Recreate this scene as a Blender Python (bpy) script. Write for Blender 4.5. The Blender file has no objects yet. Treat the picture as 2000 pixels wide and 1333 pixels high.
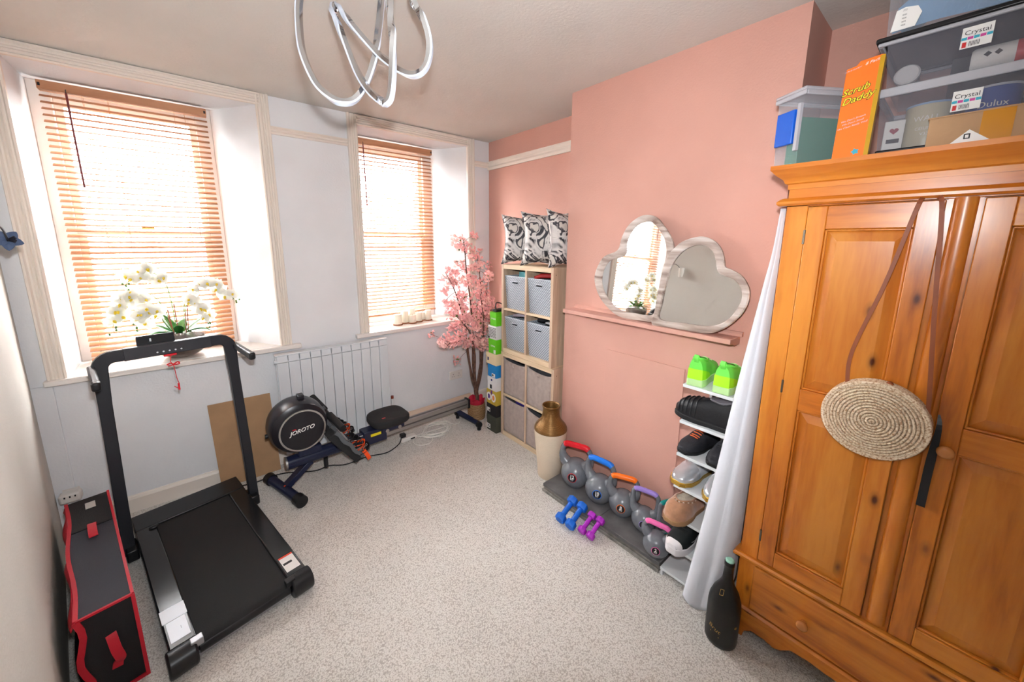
import bpy, bmesh, math, random
from mathutils import Vector, Matrix
from math import sin, cos, pi, radians
random.seed(7)
SC = bpy.context.scene
COL = SC.collection

# ------------------------------------------------------------------ camera
F_PX = 727.18
cam_d = bpy.data.cameras.new('camera')
cam = bpy.data.objects.new('camera', cam_d)
COL.objects.link(cam)
cam_d.sensor_fit = 'HORIZONTAL'
cam_d.sensor_width = 36.0
cam_d.lens = F_PX / 2000 * 36.0
cam_d.shift_x = (1000 - 987.7) / 2000
cam_d.shift_y = -(666.5 - 603.55) / 2000
cam_d.clip_start = 0.02
cam_d.clip_end = 200
yaw, pit, rol = radians(39.7016), radians(10.2701), radians(0.3033)
fw = Vector((sin(yaw) * cos(pit), cos(yaw) * cos(pit), -sin(pit)))
rt = Vector((cos(yaw), -sin(yaw), 0))
up = rt.cross(fw)
r2 = cos(rol) * rt + sin(rol) * up
u2 = -sin(rol) * rt + cos(rol) * up
M = Matrix((r2, u2, -fw)).transposed().to_4x4()
M.translation = (0, 0, 1.65)
cam.matrix_world = M
SC.camera = cam

# ------------------------------------------------------------------ light
WORLD_STRENGTH = 18.0
wd = bpy.data.worlds.new('sky')
SC.world = wd
wd.use_nodes = True
bgn = wd.node_tree.nodes['Background']
bgn.inputs[0].default_value = (0.93, 0.97, 1.0, 1)
bgn.inputs[1].default_value = WORLD_STRENGTH
# overcast dome above the horizon, paler ground below it
wt = wd.node_tree
tcw = wt.nodes.new('ShaderNodeTexCoord')
spw = wt.nodes.new('ShaderNodeSeparateXYZ')
rpw = wt.nodes.new('ShaderNodeValToRGB')
rpw.color_ramp.elements[0].position = 0.44
rpw.color_ramp.elements[0].color = (0.25, 0.25, 0.245, 1)
rpw.color_ramp.elements[1].position = 0.52
rpw.color_ramp.elements[1].color = (0.96, 0.98, 1.0, 1)
mpw = wt.nodes.new('ShaderNodeMapRange')
mpw.inputs['From Min'].default_value = -1
mpw.inputs['From Max'].default_value = 1
wt.links.new(tcw.outputs['Generated'], spw.inputs[0])
wt.links.new(spw.outputs['Z'], mpw.inputs['Value'])
wt.links.new(mpw.outputs['Result'], rpw.inputs['Fac'])
wt.links.new(rpw.outputs['Color'], bgn.inputs[0])

fl_d = bpy.data.lights.new('camera_flash', 'SPOT')
fl_d.energy = 66
fl_d.color = (0.98, 1.0, 1.03)
fl_d.spot_size = radians(144)
fl_d.spot_blend = 0.75
fl_d.shadow_soft_size = 0.028
flash = bpy.data.objects.new('camera_flash', fl_d)
COL.objects.link(flash)
flash.location = (0.03, 0.03, 1.79)
flash.rotation_euler = (fw + Vector((-0.10, 0.12, 0.22))).to_track_quat('-Z', 'Y').to_euler()

vs = SC.view_settings
SC.display_settings.display_device = 'sRGB'
vs.view_transform = 'Standard'
vs.look = 'None'
vs.exposure = 1.02
vs.gamma = 1.0
vs.use_curve_mapping = False
cy = SC.cycles
cy.use_denoising = True
cy.use_adaptive_sampling = True
cy.adaptive_threshold = 0.15
cy.adaptive_min_samples = 16
cy.max_bounces = 6
cy.diffuse_bounces = 3
cy.glossy_bounces = 3
cy.transmission_bounces = 4
cy.transparent_max_bounces = 8
cy.caustics_reflective = False
cy.caustics_refractive = False
cy.sample_clamp_indirect = 8

# ------------------------------------------------------------------ materials
MATS = {}
def lin(c):
    return tuple((x / 255 / 12.92) if x / 255 <= 0.04045 else ((x / 255 + 0.055) / 1.055) ** 2.4 for x in c) + (1.0,)
class NT:
    def __init__(s, name):
        s.m = bpy.data.materials.new(name)
        s.m.use_nodes = True
        s.t = s.m.node_tree
        s.b = s.t.nodes['Principled BSDF']
    def n(s, typ, **kw):
        nd = s.t.nodes.new(typ)
        for k, v in kw.items():
            if k.startswith('i_'):
                key = k[2:]
                key = int(key) if key.isdigit() else key.replace('_', ' ')
                nd.inputs[key].default_value = v
            else:
                setattr(nd, k, v)
        return nd
    def l(s, a, ao, b, bi):
        s.t.links.new(a.outputs[ao], b.inputs[bi])
    def coords(s, scale=(1, 1, 1), rot=(0, 0, 0), kind='Object'):
        tc = s.n('ShaderNodeTexCoord')
        mp = s.n('ShaderNodeMapping')
        mp.inputs['Scale'].default_value = scale
        mp.inputs['Rotation'].default_value = rot
        s.l(tc, kind, mp, 'Vector')
        return mp
    def ramp(s, src, out, stops, interp='LINEAR'):
        r = s.n('ShaderNodeValToRGB')
        r.color_ramp.interpolation = interp
        e = r.color_ramp.elements
        while len(e) < len(stops):
            e.new(0.5)
        for q, (p, c) in zip(e, stops):
            q.position = p
            q.color = c if len(c) == 4 else lin(c)
        s.l(src, out, r, 'Fac')
        return r
    def bump(s, src, out, strength, dist=0.01):
        b = s.n('ShaderNodeBump')
        b.inputs['Strength'].default_value = strength
        b.inputs['Distance'].default_value = dist
        s.l(src, out, b, 'Height')
        s.l(b, 'Normal', s.b, 'Normal')
        return b
def mat(name, c, rough=0.5, metal=0.0, spec=0.5, var=0.0, vs_=8.0, bump=0.0, bs=60.0, coat=0.0, sheen=0.0, trans=0.0, alpha=1.0, ior=1.45):
    if name in MATS:
        return MATS[name]
    t = NT(name)
    b = t.b
    b.inputs['Base Color'].default_value = lin(c)
    b.inputs['Roughness'].default_value = rough
    b.inputs['Metallic'].default_value = metal
    b.inputs['Specular IOR Level'].default_value = spec
    b.inputs['Coat Weight'].default_value = coat
    b.inputs['Sheen Weight'].default_value = sheen
    b.inputs['Transmission Weight'].default_value = trans
    b.inputs['Alpha'].default_value = alpha
    b.inputs['IOR'].default_value = ior
    if var or bump:
        mp = t.coords()
    if var:
        nz = t.n('ShaderNodeTexNoise', i_Scale=vs_, i_Detail=4.0)
        t.l(mp, 'Vector', nz, 'Vector')
        lo = tuple(max(0, x * (1 - var)) for x in c)
        hi = tuple(min(255, x * (1 + var)) for x in c)
        r = t.ramp(nz, 'Fac', [(0.3, lo), (0.7, hi)])
        t.l(r, 'Color', b, 'Base Color')
    if bump:
        n2 = t.n('ShaderNodeTexNoise', i_Scale=bs, i_Detail=3.0)
        t.l(mp, 'Vector', n2, 'Vector')
        t.bump(n2, 'Fac', bump)
    MATS[name] = t.m
    return t.m
def pine(name, grain='Z', tone=1.0):
    t = NT(name)
    st = {'X': (0.12, 1, 1), 'Y': (1, 0.12, 1), 'Z': (1, 1, 0.12)}[grain]
    mp = t.coords(scale=st)
    n0 = t.n('ShaderNodeTexNoise', i_Scale=9.0, i_Detail=5.0, i_Distortion=0.6)
    t.l(mp, 'Vector', n0, 'Vector')
    n1 = t.n('ShaderNodeTexNoise', i_Scale=70.0, i_Detail=3.0, i_Distortion=0.3)
    t.l(mp, 'Vector', n1, 'Vector')
    mx = t.n('ShaderNodeMath', operation='MULTIPLY_ADD')
    t.l(n1, 'Fac', mx, 0)
    mx.inputs[1].default_value = 0.35
    t.l(n0, 'Fac', mx, 2)
    f = lambda c: tuple(x * tone for x in c)
    r = t.ramp(mx, 'Value', [(0.42, f((158, 80, 18))), (0.62, f((204, 116, 34))), (0.85, f((222, 142, 52)))])
    kst = {'X': (0.45, 1, 1), 'Y': (1, 0.45, 1), 'Z': (1, 1, 0.45)}[grain]
    mk = t.coords(scale=kst)
    vo = t.n('ShaderNodeTexVoronoi', i_Scale=11.0, i_Randomness=1.0)
    t.l(mk, 'Vector', vo, 'Vector')
    kr = t.ramp(vo, 'Distance', [(0.05, (1, 1, 1, 1)), (0.11, (0.3, 0.3, 0.3, 1)), (0.19, (0, 0, 0, 1))])
    sep = t.n('ShaderNodeSeparateColor')
    t.l(vo, 'Color', sep, 'Color')
    gt = t.n('ShaderNodeMath', operation='GREATER_THAN')
    gt.inputs[1].default_value = 0.5
    t.l(sep, 'Red', gt, 0)
    mu = t.n('ShaderNodeMath', operation='MULTIPLY')
    t.l(kr, 'Color', mu, 0)
    t.l(gt, 'Value', mu, 1)
    mix = t.n('ShaderNodeMix', data_type='RGBA')
    t.l(mu, 'Value', mix, 'Factor')
    t.l(r, 'Color', mix, 6)
    mix.inputs[7].default_value = lin(f((84, 33, 10)))
    t.l(mix, 2, t.b, 'Base Color')
    t.b.inputs['Roughness'].default_value = 0.3
    t.b.inputs['Coat Weight'].default_value = 0.25
    t.b.inputs['Coat Roughness'].default_value = 0.22
    t.bump(mx, 'Value', 0.06, 0.004)
    return t.m
def grainwood(name, c0, c1, c2, grain='Y', sc=14.0, rough=0.5):
    t = NT(name)
    st = {'X': (0.08, 1, 1), 'Y': (1, 0.08, 1), 'Z': (1, 1, 0.08)}[grain]
    mp = t.coords(scale=st)
    n0 = t.n('ShaderNodeTexNoise', i_Scale=sc, i_Detail=6.0, i_Distortion=0.7)
    t.l(mp, 'Vector', n0, 'Vector')
    r = t.ramp(n0, 'Fac', [(0.3, c0), (0.5, c1), (0.7, c2)])
    t.l(r, 'Color', t.b, 'Base Color')
    t.b.inputs['Roughness'].default_value = rough
    t.bump(n0, 'Fac', 0.12, 0.004)
    return t.m
def paint(name, c, var=0.03, bump=0.12, rough=0.6, bs=140.0, big=2.2):
    t = NT(name)
    mp = t.coords()
    n0 = t.n('ShaderNodeTexNoise', i_Scale=big, i_Detail=4.0)
    t.l(mp, 'Vector', n0, 'Vector')
    r = t.ramp(n0, 'Fac', [(0.3, tuple(x * (1 - var) for x in c)), (0.7, tuple(min(255, x * (1 + var)) for x in c))])
    t.l(r, 'Color', t.b, 'Base Color')
    n1 = t.n('ShaderNodeTexNoise', i_Scale=bs, i_Detail=2.0)
    t.l(mp, 'Vector', n1, 'Vector')
    t.bump(n1, 'Fac', bump, 0.004)
    t.b.inputs['Roughness'].default_value = rough
    t.b.inputs['Specular IOR Level'].default_value = 0.3
    return t.m
def carpet_mat():
    t = NT('carpet')
    mp = t.coords()
    vo = t.n('ShaderNodeTexVoronoi', i_Scale=165.0)
    t.l(mp, 'Vector', vo, 'Vector')
    n0 = t.n('ShaderNodeTexNoise', i_Scale=240.0, i_Detail=3.0)
    t.l(mp, 'Vector', n0, 'Vector')
    n2 = t.n('ShaderNodeTexNoise', i_Scale=3.0, i_Detail=3.0)
    t.l(mp, 'Vector', n2, 'Vector')
    ad = t.n('ShaderNodeMath', operation='MULTIPLY_ADD')
    t.l(vo, 'Distance', ad, 0)
    ad.inputs[1].default_value = -0.75
    t.l(n0, 'Fac', ad, 2)
    ad2 = t.n('ShaderNodeMath', operation='MULTIPLY_ADD')
    t.l(n2, 'Fac', ad2, 0)
    ad2.inputs[1].default_value = 0.22
    t.l(ad, 'Value', ad2, 2)
    r = t.ramp(ad2, 'Value', [(0.0, (186, 180, 172)), (0.22, (219, 214, 207)), (0.5, (234, 231, 225))])
    t.l(r, 'Color', t.b, 'Base Color')
    t.b.inputs['Roughness'].default_value = 0.95
    t.b.inputs['Specular IOR Level'].default_value = 0.1
    t.b.inputs['Sheen Weight'].default_value = 0.2
    t.bump(ad, 'Value', 0.55, 0.005)
    return t.m
def marble_mat():
    t = NT('marbled_fabric')
    mp = t.coords(scale=(1, 1, 1))
    n0 = t.n('ShaderNodeTexNoise', i_Scale=5.5, i_Detail=3.0, i_Distortion=2.0)
    t.l(mp, 'Vector', n0, 'Vector')
    r = t.ramp(n0, 'Fac', [(0.36, (22, 20, 28)), (0.42, (205, 200, 198)), (0.49, (225, 220, 215)), (0.52, (40, 38, 46)), (0.57, (70, 66, 72)), (0.60, (215, 208, 200))])
    t.l(r, 'Color', t.b, 'Base Color')
    t.b.inputs['Roughness'].default_value = 0.6
    return t.m
def weave_mat(name, ca, cb, s=62.0, strength=0.6):
    t = NT(name)
    mp = t.coords()
    a = t.n('ShaderNodeTexWave', wave_type='BANDS', bands_direction='DIAGONAL', i_Scale=s * 0.5)
    t.l(mp, 'Vector', a, 'Vector')
    b = t.n('ShaderNodeTexWave', wave_type='BANDS', bands_direction='Z', i_Scale=s * 0.55)
    t.l(mp, 'Vector', b, 'Vector')
    m = t.n('ShaderNodeMath', operation='MULTIPLY')
    t.l(a, 'Fac', m, 0)
    t.l(b, 'Fac', m, 1)
    r = t.ramp(m, 'Value', [(0.02, cb), (0.35, ca)])
    t.l(r, 'Color', t.b, 'Base Color')
    t.b.inputs['Roughness'].default_value = 0.5
    t.bump(m, 'Value', strength, 0.004)
    return t.m
def thin_clear(name, c, fac, rough=0.12):
    # thin clear plastic or glass: mostly see-through, part surface
    t = NT(name)
    t.b.inputs['Base Color'].default_value = lin(c)
    t.b.inputs['Roughness'].default_value = rough
    tr = t.n('ShaderNodeBsdfTransparent')
    mx = t.n('ShaderNodeMixShader')
    mx.inputs[0].default_value = fac
    out = t.t.nodes['Material Output']
    t.l(tr, 'BSDF', mx, 1)
    t.l(t.b, 'BSDF', mx, 2)
    t.l(mx, 'Shader', out, 'Surface')
    return t.m
def translucent(name, c, w=0.35, rough=0.5):
    t = NT(name)
    t.b.inputs['Base Color'].default_value = lin(c)
    t.b.inputs['Roughness'].default_value = rough
    tr = t.n('ShaderNodeBsdfTranslucent')
    tr.inputs['Color'].default_value = lin(c)
    mx = t.n('ShaderNodeMixShader')
    mx.inputs[0].default_value = w
    out = t.t.nodes['Material Output']
    t.l(t.b, 'BSDF', mx, 1)
    t.l(tr, 'BSDF', mx, 2)
    t.l(mx, 'Shader', out, 'Surface')
    return t.m

# ------------------------------------------------------------------ mesh builder
def V(*a):
    return Vector(a[0]) if len(a) == 1 else Vector(a)
class MB:
    def __init__(s, T=None):
        s.v, s.f, s.T = [], [], T
    def add(s, vs, fs):
        o = len(s.v)
        for p in vs:
            p = V(p)
            s.v.append(s.T @ p if s.T is not None else p)
        s.f += [tuple(i + o for i in q) for q in fs]
        return s
    def box(s, x0, x1, y0, y1, z0, z1):
        vs = [(x, y, z) for z in (z0, z1) for y in (y0, y1) for x in (x0, x1)]
        return s.add(vs, [(0, 2, 3, 1), (4, 5, 7, 6), (0, 1, 5, 4), (2, 6, 7, 3), (0, 4, 6, 2), (1, 3, 7, 5)])
    def hexa(s, p):      # 8 points: bottom 4 ccw, top 4 ccw
        return s.add(p, [(0, 3, 2, 1), (4, 5, 6, 7), (0, 1, 5, 4), (1, 2, 6, 5), (2, 3, 7, 6), (3, 0, 4, 7)])
    def prism(s, poly, fn, d0, d1):   # poly in (a,b); fn(a,b,d)->xyz
        n = len(poly)
        vs = [fn(a, b, d0) for a, b in poly] + [fn(a, b, d1) for a, b in poly]
        fs = [tuple(range(n - 1, -1, -1)), tuple(range(n, 2 * n))]
        fs += [(i, (i + 1) % n, n + (i + 1) % n, n + i) for i in range(n)]
        return s.add(vs, fs)
    def sweep(s, pts, prof, closed=False, upv=None, cap=True):
        # prof: list of (a,b) or fn(i)->list ; a along side vector, b along normal vector
        pts = [V(p) for p in pts]
        n = len(pts)
        rings = []
        prevn = None
        for i in range(n):
            if closed:
                t = pts[(i + 1) % n] - pts[i - 1]
            else:
                t = pts[min(i + 1, n - 1)] - pts[max(i - 1, 0)]
            t.normalize()
            u = V(upv(i) if callable(upv) else upv) if upv is not None else prevn
            if u is None:
                u = V(0, 0, 1) if abs(t.z) < 0.9 else V(1, 0, 0)
            nn = u - t * u.dot(t)
            if nn.length < 1e-6:
                nn = t.orthogonal()
            nn.normalize()
            prevn = nn
            sd = t.cross(nn)
            pr = prof(i) if callable(prof) else prof
            rings.append([pts[i] + sd * a + nn * b for a, b in pr])
        k = len(rings[0])
        vs = [p for r in rings for p in r]
        fs = []
        for i in range(n if closed else n - 1):
            j = (i + 1) % n
            for q in range(k):
                w = (q + 1) % k
                fs.append((i * k + q, i * k + w, j * k + w, j * k + q))
        if cap and not closed:
            fs.append(tuple(range(k - 1, -1, -1)))
            fs.append(tuple((n - 1) * k + q for q in range(k)))
        return s.add(vs, fs)
    def tube(s, pts, r, n=8, closed=False, cap=True):
        def pr(i):
            rr = r[i] if isinstance(r, (list, tuple)) else r
            return [(rr * cos(2 * pi * q / n), rr * sin(2 * pi * q / n)) for q in range(n)]
        return s.sweep(pts, pr, closed, None, cap)
    def cyl(s, a, b, r, n=16, r1=None):
        return s.tube([a, b], [r, r if r1 is None else r1], n)
    def lathe(s, prof, n=32, c=(0, 0, 0), cap=True):
        vs, fs = [], []
        for r, z in prof:
            for q in range(n):
                a = 2 * pi * q / n
                vs.append((c[0] + r * cos(a), c[1] + r * sin(a), c[2] + z))
        for i in range(len(prof) - 1):
            for q in range(n):
                w = (q + 1) % n
                fs.append((i * n + q, i * n + w, (i + 1) * n + w, (i + 1) * n + q))
        if cap:
            if prof[0][0] > 1e-5:
                fs.append(tuple(range(n - 1, -1, -1)))
            if prof[-1][0] > 1e-5:
                fs.append(tuple((len(prof) - 1) * n + q for q in range(n)))
        return s.add(vs, fs)
    def grid(s, fn, nu, nv, closeu=False):
        vs = [fn(i / (nu if closeu else nu - 1), j / (nv - 1)) for j in range(nv) for i in range(nu)]
        fs = []
        for j in range(nv - 1):
            for i in range(nu if closeu else nu - 1):
                k = (i + 1) % nu
                fs.append((j * nu + i, j * nu + k, (j + 1) * nu + k, (j + 1) * nu + i))
        return s.add(vs, fs)
    def ball(s, c, r, n=12, m=8):
        rx, ry, rz = r if isinstance(r, tuple) else (r, r, r)
        return s.grid(lambda u, v: (c[0] + rx * cos(2 * pi * u) * sin(pi * v), c[1] + ry * sin(2 * pi * u) * sin(pi * v), c[2] - rz * cos(pi * v)), n, m + 1, True)
    def mesh(s, name, smooth=False, ang=40, weld=True):
        me = bpy.data.meshes.new(name)
        me.from_pydata([tuple(p) for p in s.v], [], s.f)
        bm = bmesh.new()
        bm.from_mesh(me)
        if weld:
            bmesh.ops.remove_doubles(bm, verts=bm.verts, dist=1e-6)
        bmesh.ops.dissolve_degenerate(bm, edges=bm.edges, dist=1e-7)
        bmesh.ops.recalc_face_normals(bm, faces=bm.faces)
        bm.to_mesh(me)
        bm.free()
        if smooth:
            me.polygons.foreach_set('use_smooth', [True] * len(me.polygons))
            me.set_sharp_from_angle(angle=radians(ang))
        me.update()
        return me
    def build(s, name, m, parent=None, smooth=False, ang=40, bevel=0, seg=2, solid=0, sub=0):
        o = bpy.data.objects.new(name, s.mesh(name, smooth or bevel > 0, ang, weld=not bevel))
        COL.objects.link(o)
        o.data.materials.append(m)
        if parent is not None:
            o.parent = parent
        if solid:
            md = o.modifiers.new('thickness', 'SOLIDIFY')
            md.thickness = solid
            md.offset = 0
        if bevel:
            md = o.modifiers.new('bevel', 'BEVEL')
            md.width = bevel
            md.segments = seg
            md.limit_method = 'ANGLE'
            md.angle_limit = radians(35)
        if sub:
            md = o.modifiers.new('sub', 'SUBSURF')
            md.levels = sub
            md.render_levels = sub
        return o
def inst(name, me, parent=None, loc=(0, 0, 0), rot=(0, 0, 0), sc=(1, 1, 1), m=None):
    o = bpy.data.objects.new(name, me)
    COL.objects.link(o)
    if parent is not None:
        o.parent = parent
    o.location = loc
    o.rotation_euler = rot
    o.scale = sc if isinstance(sc, tuple) else (sc, sc, sc)
    if m is not None and not me.materials:
        me.materials.append(m)
    return o
def thing(name, label, cat, loc=(0, 0, 0), rz=0.0, group=None, rot=None):
    o = bpy.data.objects.new(name, None)
    COL.objects.link(o)
    o.empty_display_size = 0.05
    o.location = loc
    o.rotation_euler = rot if rot else (0, 0, rz)
    return tag(o, label, cat, group)
def tag(o, label, cat, group=None):
    o['label'] = label
    o['category'] = cat
    if group:
        o['group'] = group
    return o
def struct(o):
    o['kind'] = 'structure'
    return o
def lab(o, label):
    o['label'] = label
    return o
def text_mesh(body, size, align='CENTER', shear=0.0, bold=0.0, space=1.0):
    cu = bpy.data.curves.new('lettering', 'FONT')
    cu.body = body
    cu.size = size
    cu.align_x = align
    cu.align_y = 'CENTER'
    cu.shear = shear
    cu.offset = bold
    cu.space_character = space
    cu.resolution_u = 3
    o = bpy.data.objects.new('lettering_source', cu)
    COL.objects.link(o)
    dg = bpy.context.evaluated_depsgraph_get()
    me = bpy.data.meshes.new_from_object(o.evaluated_get(dg))
    bpy.data.objects.remove(o)
    bpy.data.curves.remove(cu)
    return me
def text(name, body, size, m, parent, fn, **kw):
    # fn(a,b)->xyz maps flat lettering (a right, b up) on to the surface
    me = text_mesh(body, size, **kw)
    for v in me.vertices:
        v.co = fn(v.co.x, v.co.y)
    me.materials.clear()
    me.materials.append(m)
    o = bpy.data.objects.new(name, me)
    COL.objects.link(o)
    o.parent = parent
    return o
def cat_rom(P, n=6, closed=False):
    P = [V(p) for p in P]
    out = []
    N = len(P)
    rng = range(N) if closed else range(N - 1)
    for i in rng:
        g = (lambda k: P[k % N]) if closed else (lambda k: P[min(max(k, 0), N - 1)])
        a, b, c, d = g(i - 1), g(i), g(i + 1), g(i + 2)
        for j in range(n):
            t = j / n
            out.append(0.5 * ((2 * b) + (c - a) * t + (2 * a - 5 * b + 4 * c - d) * t * t + (3 * b - a - 3 * c + d) * t ** 3))
    if not closed:
        out.append(P[-1])
    return out

# ------------------------------------------------------------------ room constants (metres)
XL, XA, XB, YW, ZC, YB = -0.75, 2.294, 1.966, 3.03, 2.58, -1.7
YBR0, YBR1 = 0.50, 1.714
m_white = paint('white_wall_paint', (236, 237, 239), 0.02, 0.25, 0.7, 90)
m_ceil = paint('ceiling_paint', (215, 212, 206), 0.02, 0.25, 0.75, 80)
m_pink = paint('pink_wall_paint', (214, 163, 148), 0.025, 0.25, 0.65, 110)
m_trim = paint('cream_gloss_paint', (238, 228, 217), 0.02, 0.05, 0.35, 60)
m_sill = paint('white_gloss_paint', (236, 230, 224), 0.015, 0.03, 0.3, 60)
m_carpet = carpet_mat()
m_pipe = mat('cream_pipe', (222, 214, 204), 0.4)

struct(MB().box(XL - .3, XA + .3, YB - .2, YW + .4, -.1, 0).build('floor', m_carpet))
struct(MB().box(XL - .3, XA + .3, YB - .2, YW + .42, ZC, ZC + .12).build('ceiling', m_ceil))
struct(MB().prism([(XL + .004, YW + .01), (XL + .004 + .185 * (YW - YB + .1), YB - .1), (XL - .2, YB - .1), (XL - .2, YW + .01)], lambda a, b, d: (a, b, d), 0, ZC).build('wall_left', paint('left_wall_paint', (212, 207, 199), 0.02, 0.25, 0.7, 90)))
struct(MB().box(XA, XA + .12, YB - .1, YW + .01, 0, ZC).build('wall_right', m_pink))
struct(MB().box(XL, XA, YB - .12, YB, 0, ZC).build('wall_back', m_white))
struct(MB().box(XB, XA + .01, YBR0, YBR1, 0, ZC).build('wall_chimney_breast', m_pink))
W1 = (-0.605, 0.408, 0.905, 2.51, 0.187)
W2 = (1.045, 2.034, 0.905, 2.505, 1.842)
YO = YW + .40
w = MB()
w.box(XL - .12, W1[0], YW, YO, 0, ZC).box(W1[1], W2[0], YW, YO, 0, ZC).box(W2[1], XA + .12, YW, YO, 0, ZC)
for q in (W1, W2):
    w.box(q[0], q[1], YW, YO, 0, q[2]).box(q[0], q[1], YW, YO, q[3], ZC)
    w.prism([(q[1], YW), (q[4], YW + .335), (q[4], YO), (q[1], YO)], lambda a, b, d: (a, b, d), q[2], q[3])
struct(w.build('wall_window', m_white))
# a room door behind the camera
dr = MB().box(0.5, 1.26, YB, YB + .03, 0.005, 1.98).build('door_1', m_sill)
struct(dr)
for (a, b) in ((.59, .85), (.91, 1.17)):
    for (c, d) in ((.2, .85), (1.0, 1.85)):
        MB().box(a, b, YB + .03, YB + .038, c, d).build('panel', m_sill, dr, bevel=.006)
MB().lathe([(0, 0), (.026, .004), (.03, .02), (.02, .04), (0, .045)], 16).build('door_handle', mat('brass', (190, 150, 80), .25, 1), dr, True).matrix_local = Matrix.Translation((.55, YB + .03, .98)) @ Matrix.Rotation(-pi / 2, 4, 'X')

# window casings, reeded
CP = [(0, 0), (0, .020), (.008, .027), (.015, .017), (.021, .017), (.027, .023), (.034, .017), (.040, .023), (.047, .017), (.054, .017), (.060, .029), (.069, .029), (.072, .024), (.072, 0)]
def casing(name, q, right_w):
    x0, x1, z0, z1, _ = q
    root = thing(name, '', '')
    del root['label'], root['category']
    struct(root)
    zt = min(z1 + .072, ZC - .001)
    MB().prism(CP, lambda a, b, d: (x0 - a, YW - b, d), z0, zt).build('casing_board', m_trim, root)
    MB().prism(CP, lambda a, b, d: (x1 + a * right_w / .072, YW - b, d), z0, zt).build('casing_board', m_trim, root)
    MB().prism(CP, lambda a, b, d: (d, YW - b * .98, z1 + a * (zt - z1) / .072), x0 - .02, x1 + .02).build('casing_board', m_trim, root)
    return root
casing('trim_1', W1, .072)
casing('trim_2', W2, .075)
struct(MB().box(-.69, .536, YW - .045, YW, .872, .905).box(W1[0], W1[1], YW, YO - .04, .885, .9055).build('trim_3', m_sill, bevel=.006))
struct(MB().box(.933, 2.285, YW - .045, YW, .872, .905).box(W2[0], W2[1], YW, YO - .04, .885, .9055).build('trim_4', m_sill, bevel=.006))
# picture rails
PR = [(0, 0), (0, .016), (.012, .022), (.022, .014), (.030, .014), (.040, .030), (.046, .030), (.046, 0)]
struct(MB().prism(PR, lambda a, b, d: (d, YW - b, 2.343 + a), .48, .972).build('trim_5', m_trim))
struct(MB().prism(PR, lambda a, b, d: (d, YW - b, 2.343 + a), 2.11, XA).build('trim_6', m_trim))
struct(MB().prism(PR, lambda a, b, d: (XA - b, d, 2.325 + a * 1.6), YBR1, YW).build('trim_7', m_trim))
# board down the corner, baseboards, boxed pipe
struct(MB().box(XL, -.665, YW - .014, YW, 0, .872).build('trim_8', m_white, bevel=.003))
BB = [(0, 0), (0, .018), (.085, .018), (.098, .012), (.105, .006), (.105, 0)]
struct(MB().prism(BB, lambda a, b, d: (d, YW - b, a), -.665, XA).build('baseboard_window', m_trim))
# mantel shelf and fireplace board, painted over
ms = MB().prism([(XB, 1.172), (1.905, 1.172), (1.875, 1.184), (1.845, 1.188), (1.845, 1.211), (XB, 1.211)], lambda a, b, d: (a, d, b), .612, 1.628).build('trim_9', m_pink, bevel=.002)
struct(ms)
MB().prism([(XB, 1.211), (1.945, 1.211), (1.945, 1.222), (1.955, 1.232), (XB, 1.232)], lambda a, b, d: (a, d, b), .60, 1.615).build('upstand', m_pink, ms)
struct(MB().box(XB - .009, XB, .852, 1.355, 0.055, .978).build('trim_10', m_pink, bevel=.002))

# ------------------------------------------------------------------ windows
m_glass = thin_clear('window_glass', (235, 245, 250), 0.06, 0.03)
for nm, q, n in (('window_1', W1, 1), ('window_2', W2, 2)):
    x0, x1, z0, z1 = q[0], q[4], q[2], q[3]
    y0, y1 = YW + .335, YW + .385
    r = MB()
    fwid = .085
    r.box(x0, x0 + fwid, y0, y1, z0, z1).box(x1 - fwid, x1, y0, y1, z0, z1).box(x0 + fwid, x1 - fwid, y0, y1, z1 - .075, z1).box(x0 + fwid, x1 - fwid, y0, y1, z0, z0 + .05)
    wr = struct(r.build(nm, m_sill, bevel=.004))
    zm = 1.70
    for k, (a, b, yy) in enumerate(((zm - .02, z1 - .075, .02), (z0 + .05, zm + .02, 0.0))):
        s = MB()
        ya, yb = y0 + .008 + yy, y0 + .03 + yy
        s.box(x0 + fwid, x0 + fwid + .035, ya, yb, a, b).box(x1 - fwid - .035, x1 - fwid, ya, yb, a, b)
        s.box(x0 + fwid + .035, x1 - fwid - .035, ya, yb, b - .042, b).box(x0 + fwid + .035, x1 - fwid - .035, ya, yb, a, a + (.042 if k == 0 else .06))
        s.build('sash', m_sill, wr, bevel=.002)
        MB().box(x0 + fwid + .03, x1 - fwid - .03, ya + .009, ya + .012, a + .035, b - .035).build('pane', m_glass, wr)
    MB().box((x0 + x1) / 2 - .03, (x0 + x1) / 2 + .03, y0 - .004, y0 + .008, zm + .018, zm + .03).build('sash_catch', mat('brass', (190, 150, 80), .25, 1), wr, bevel=.002)

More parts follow.
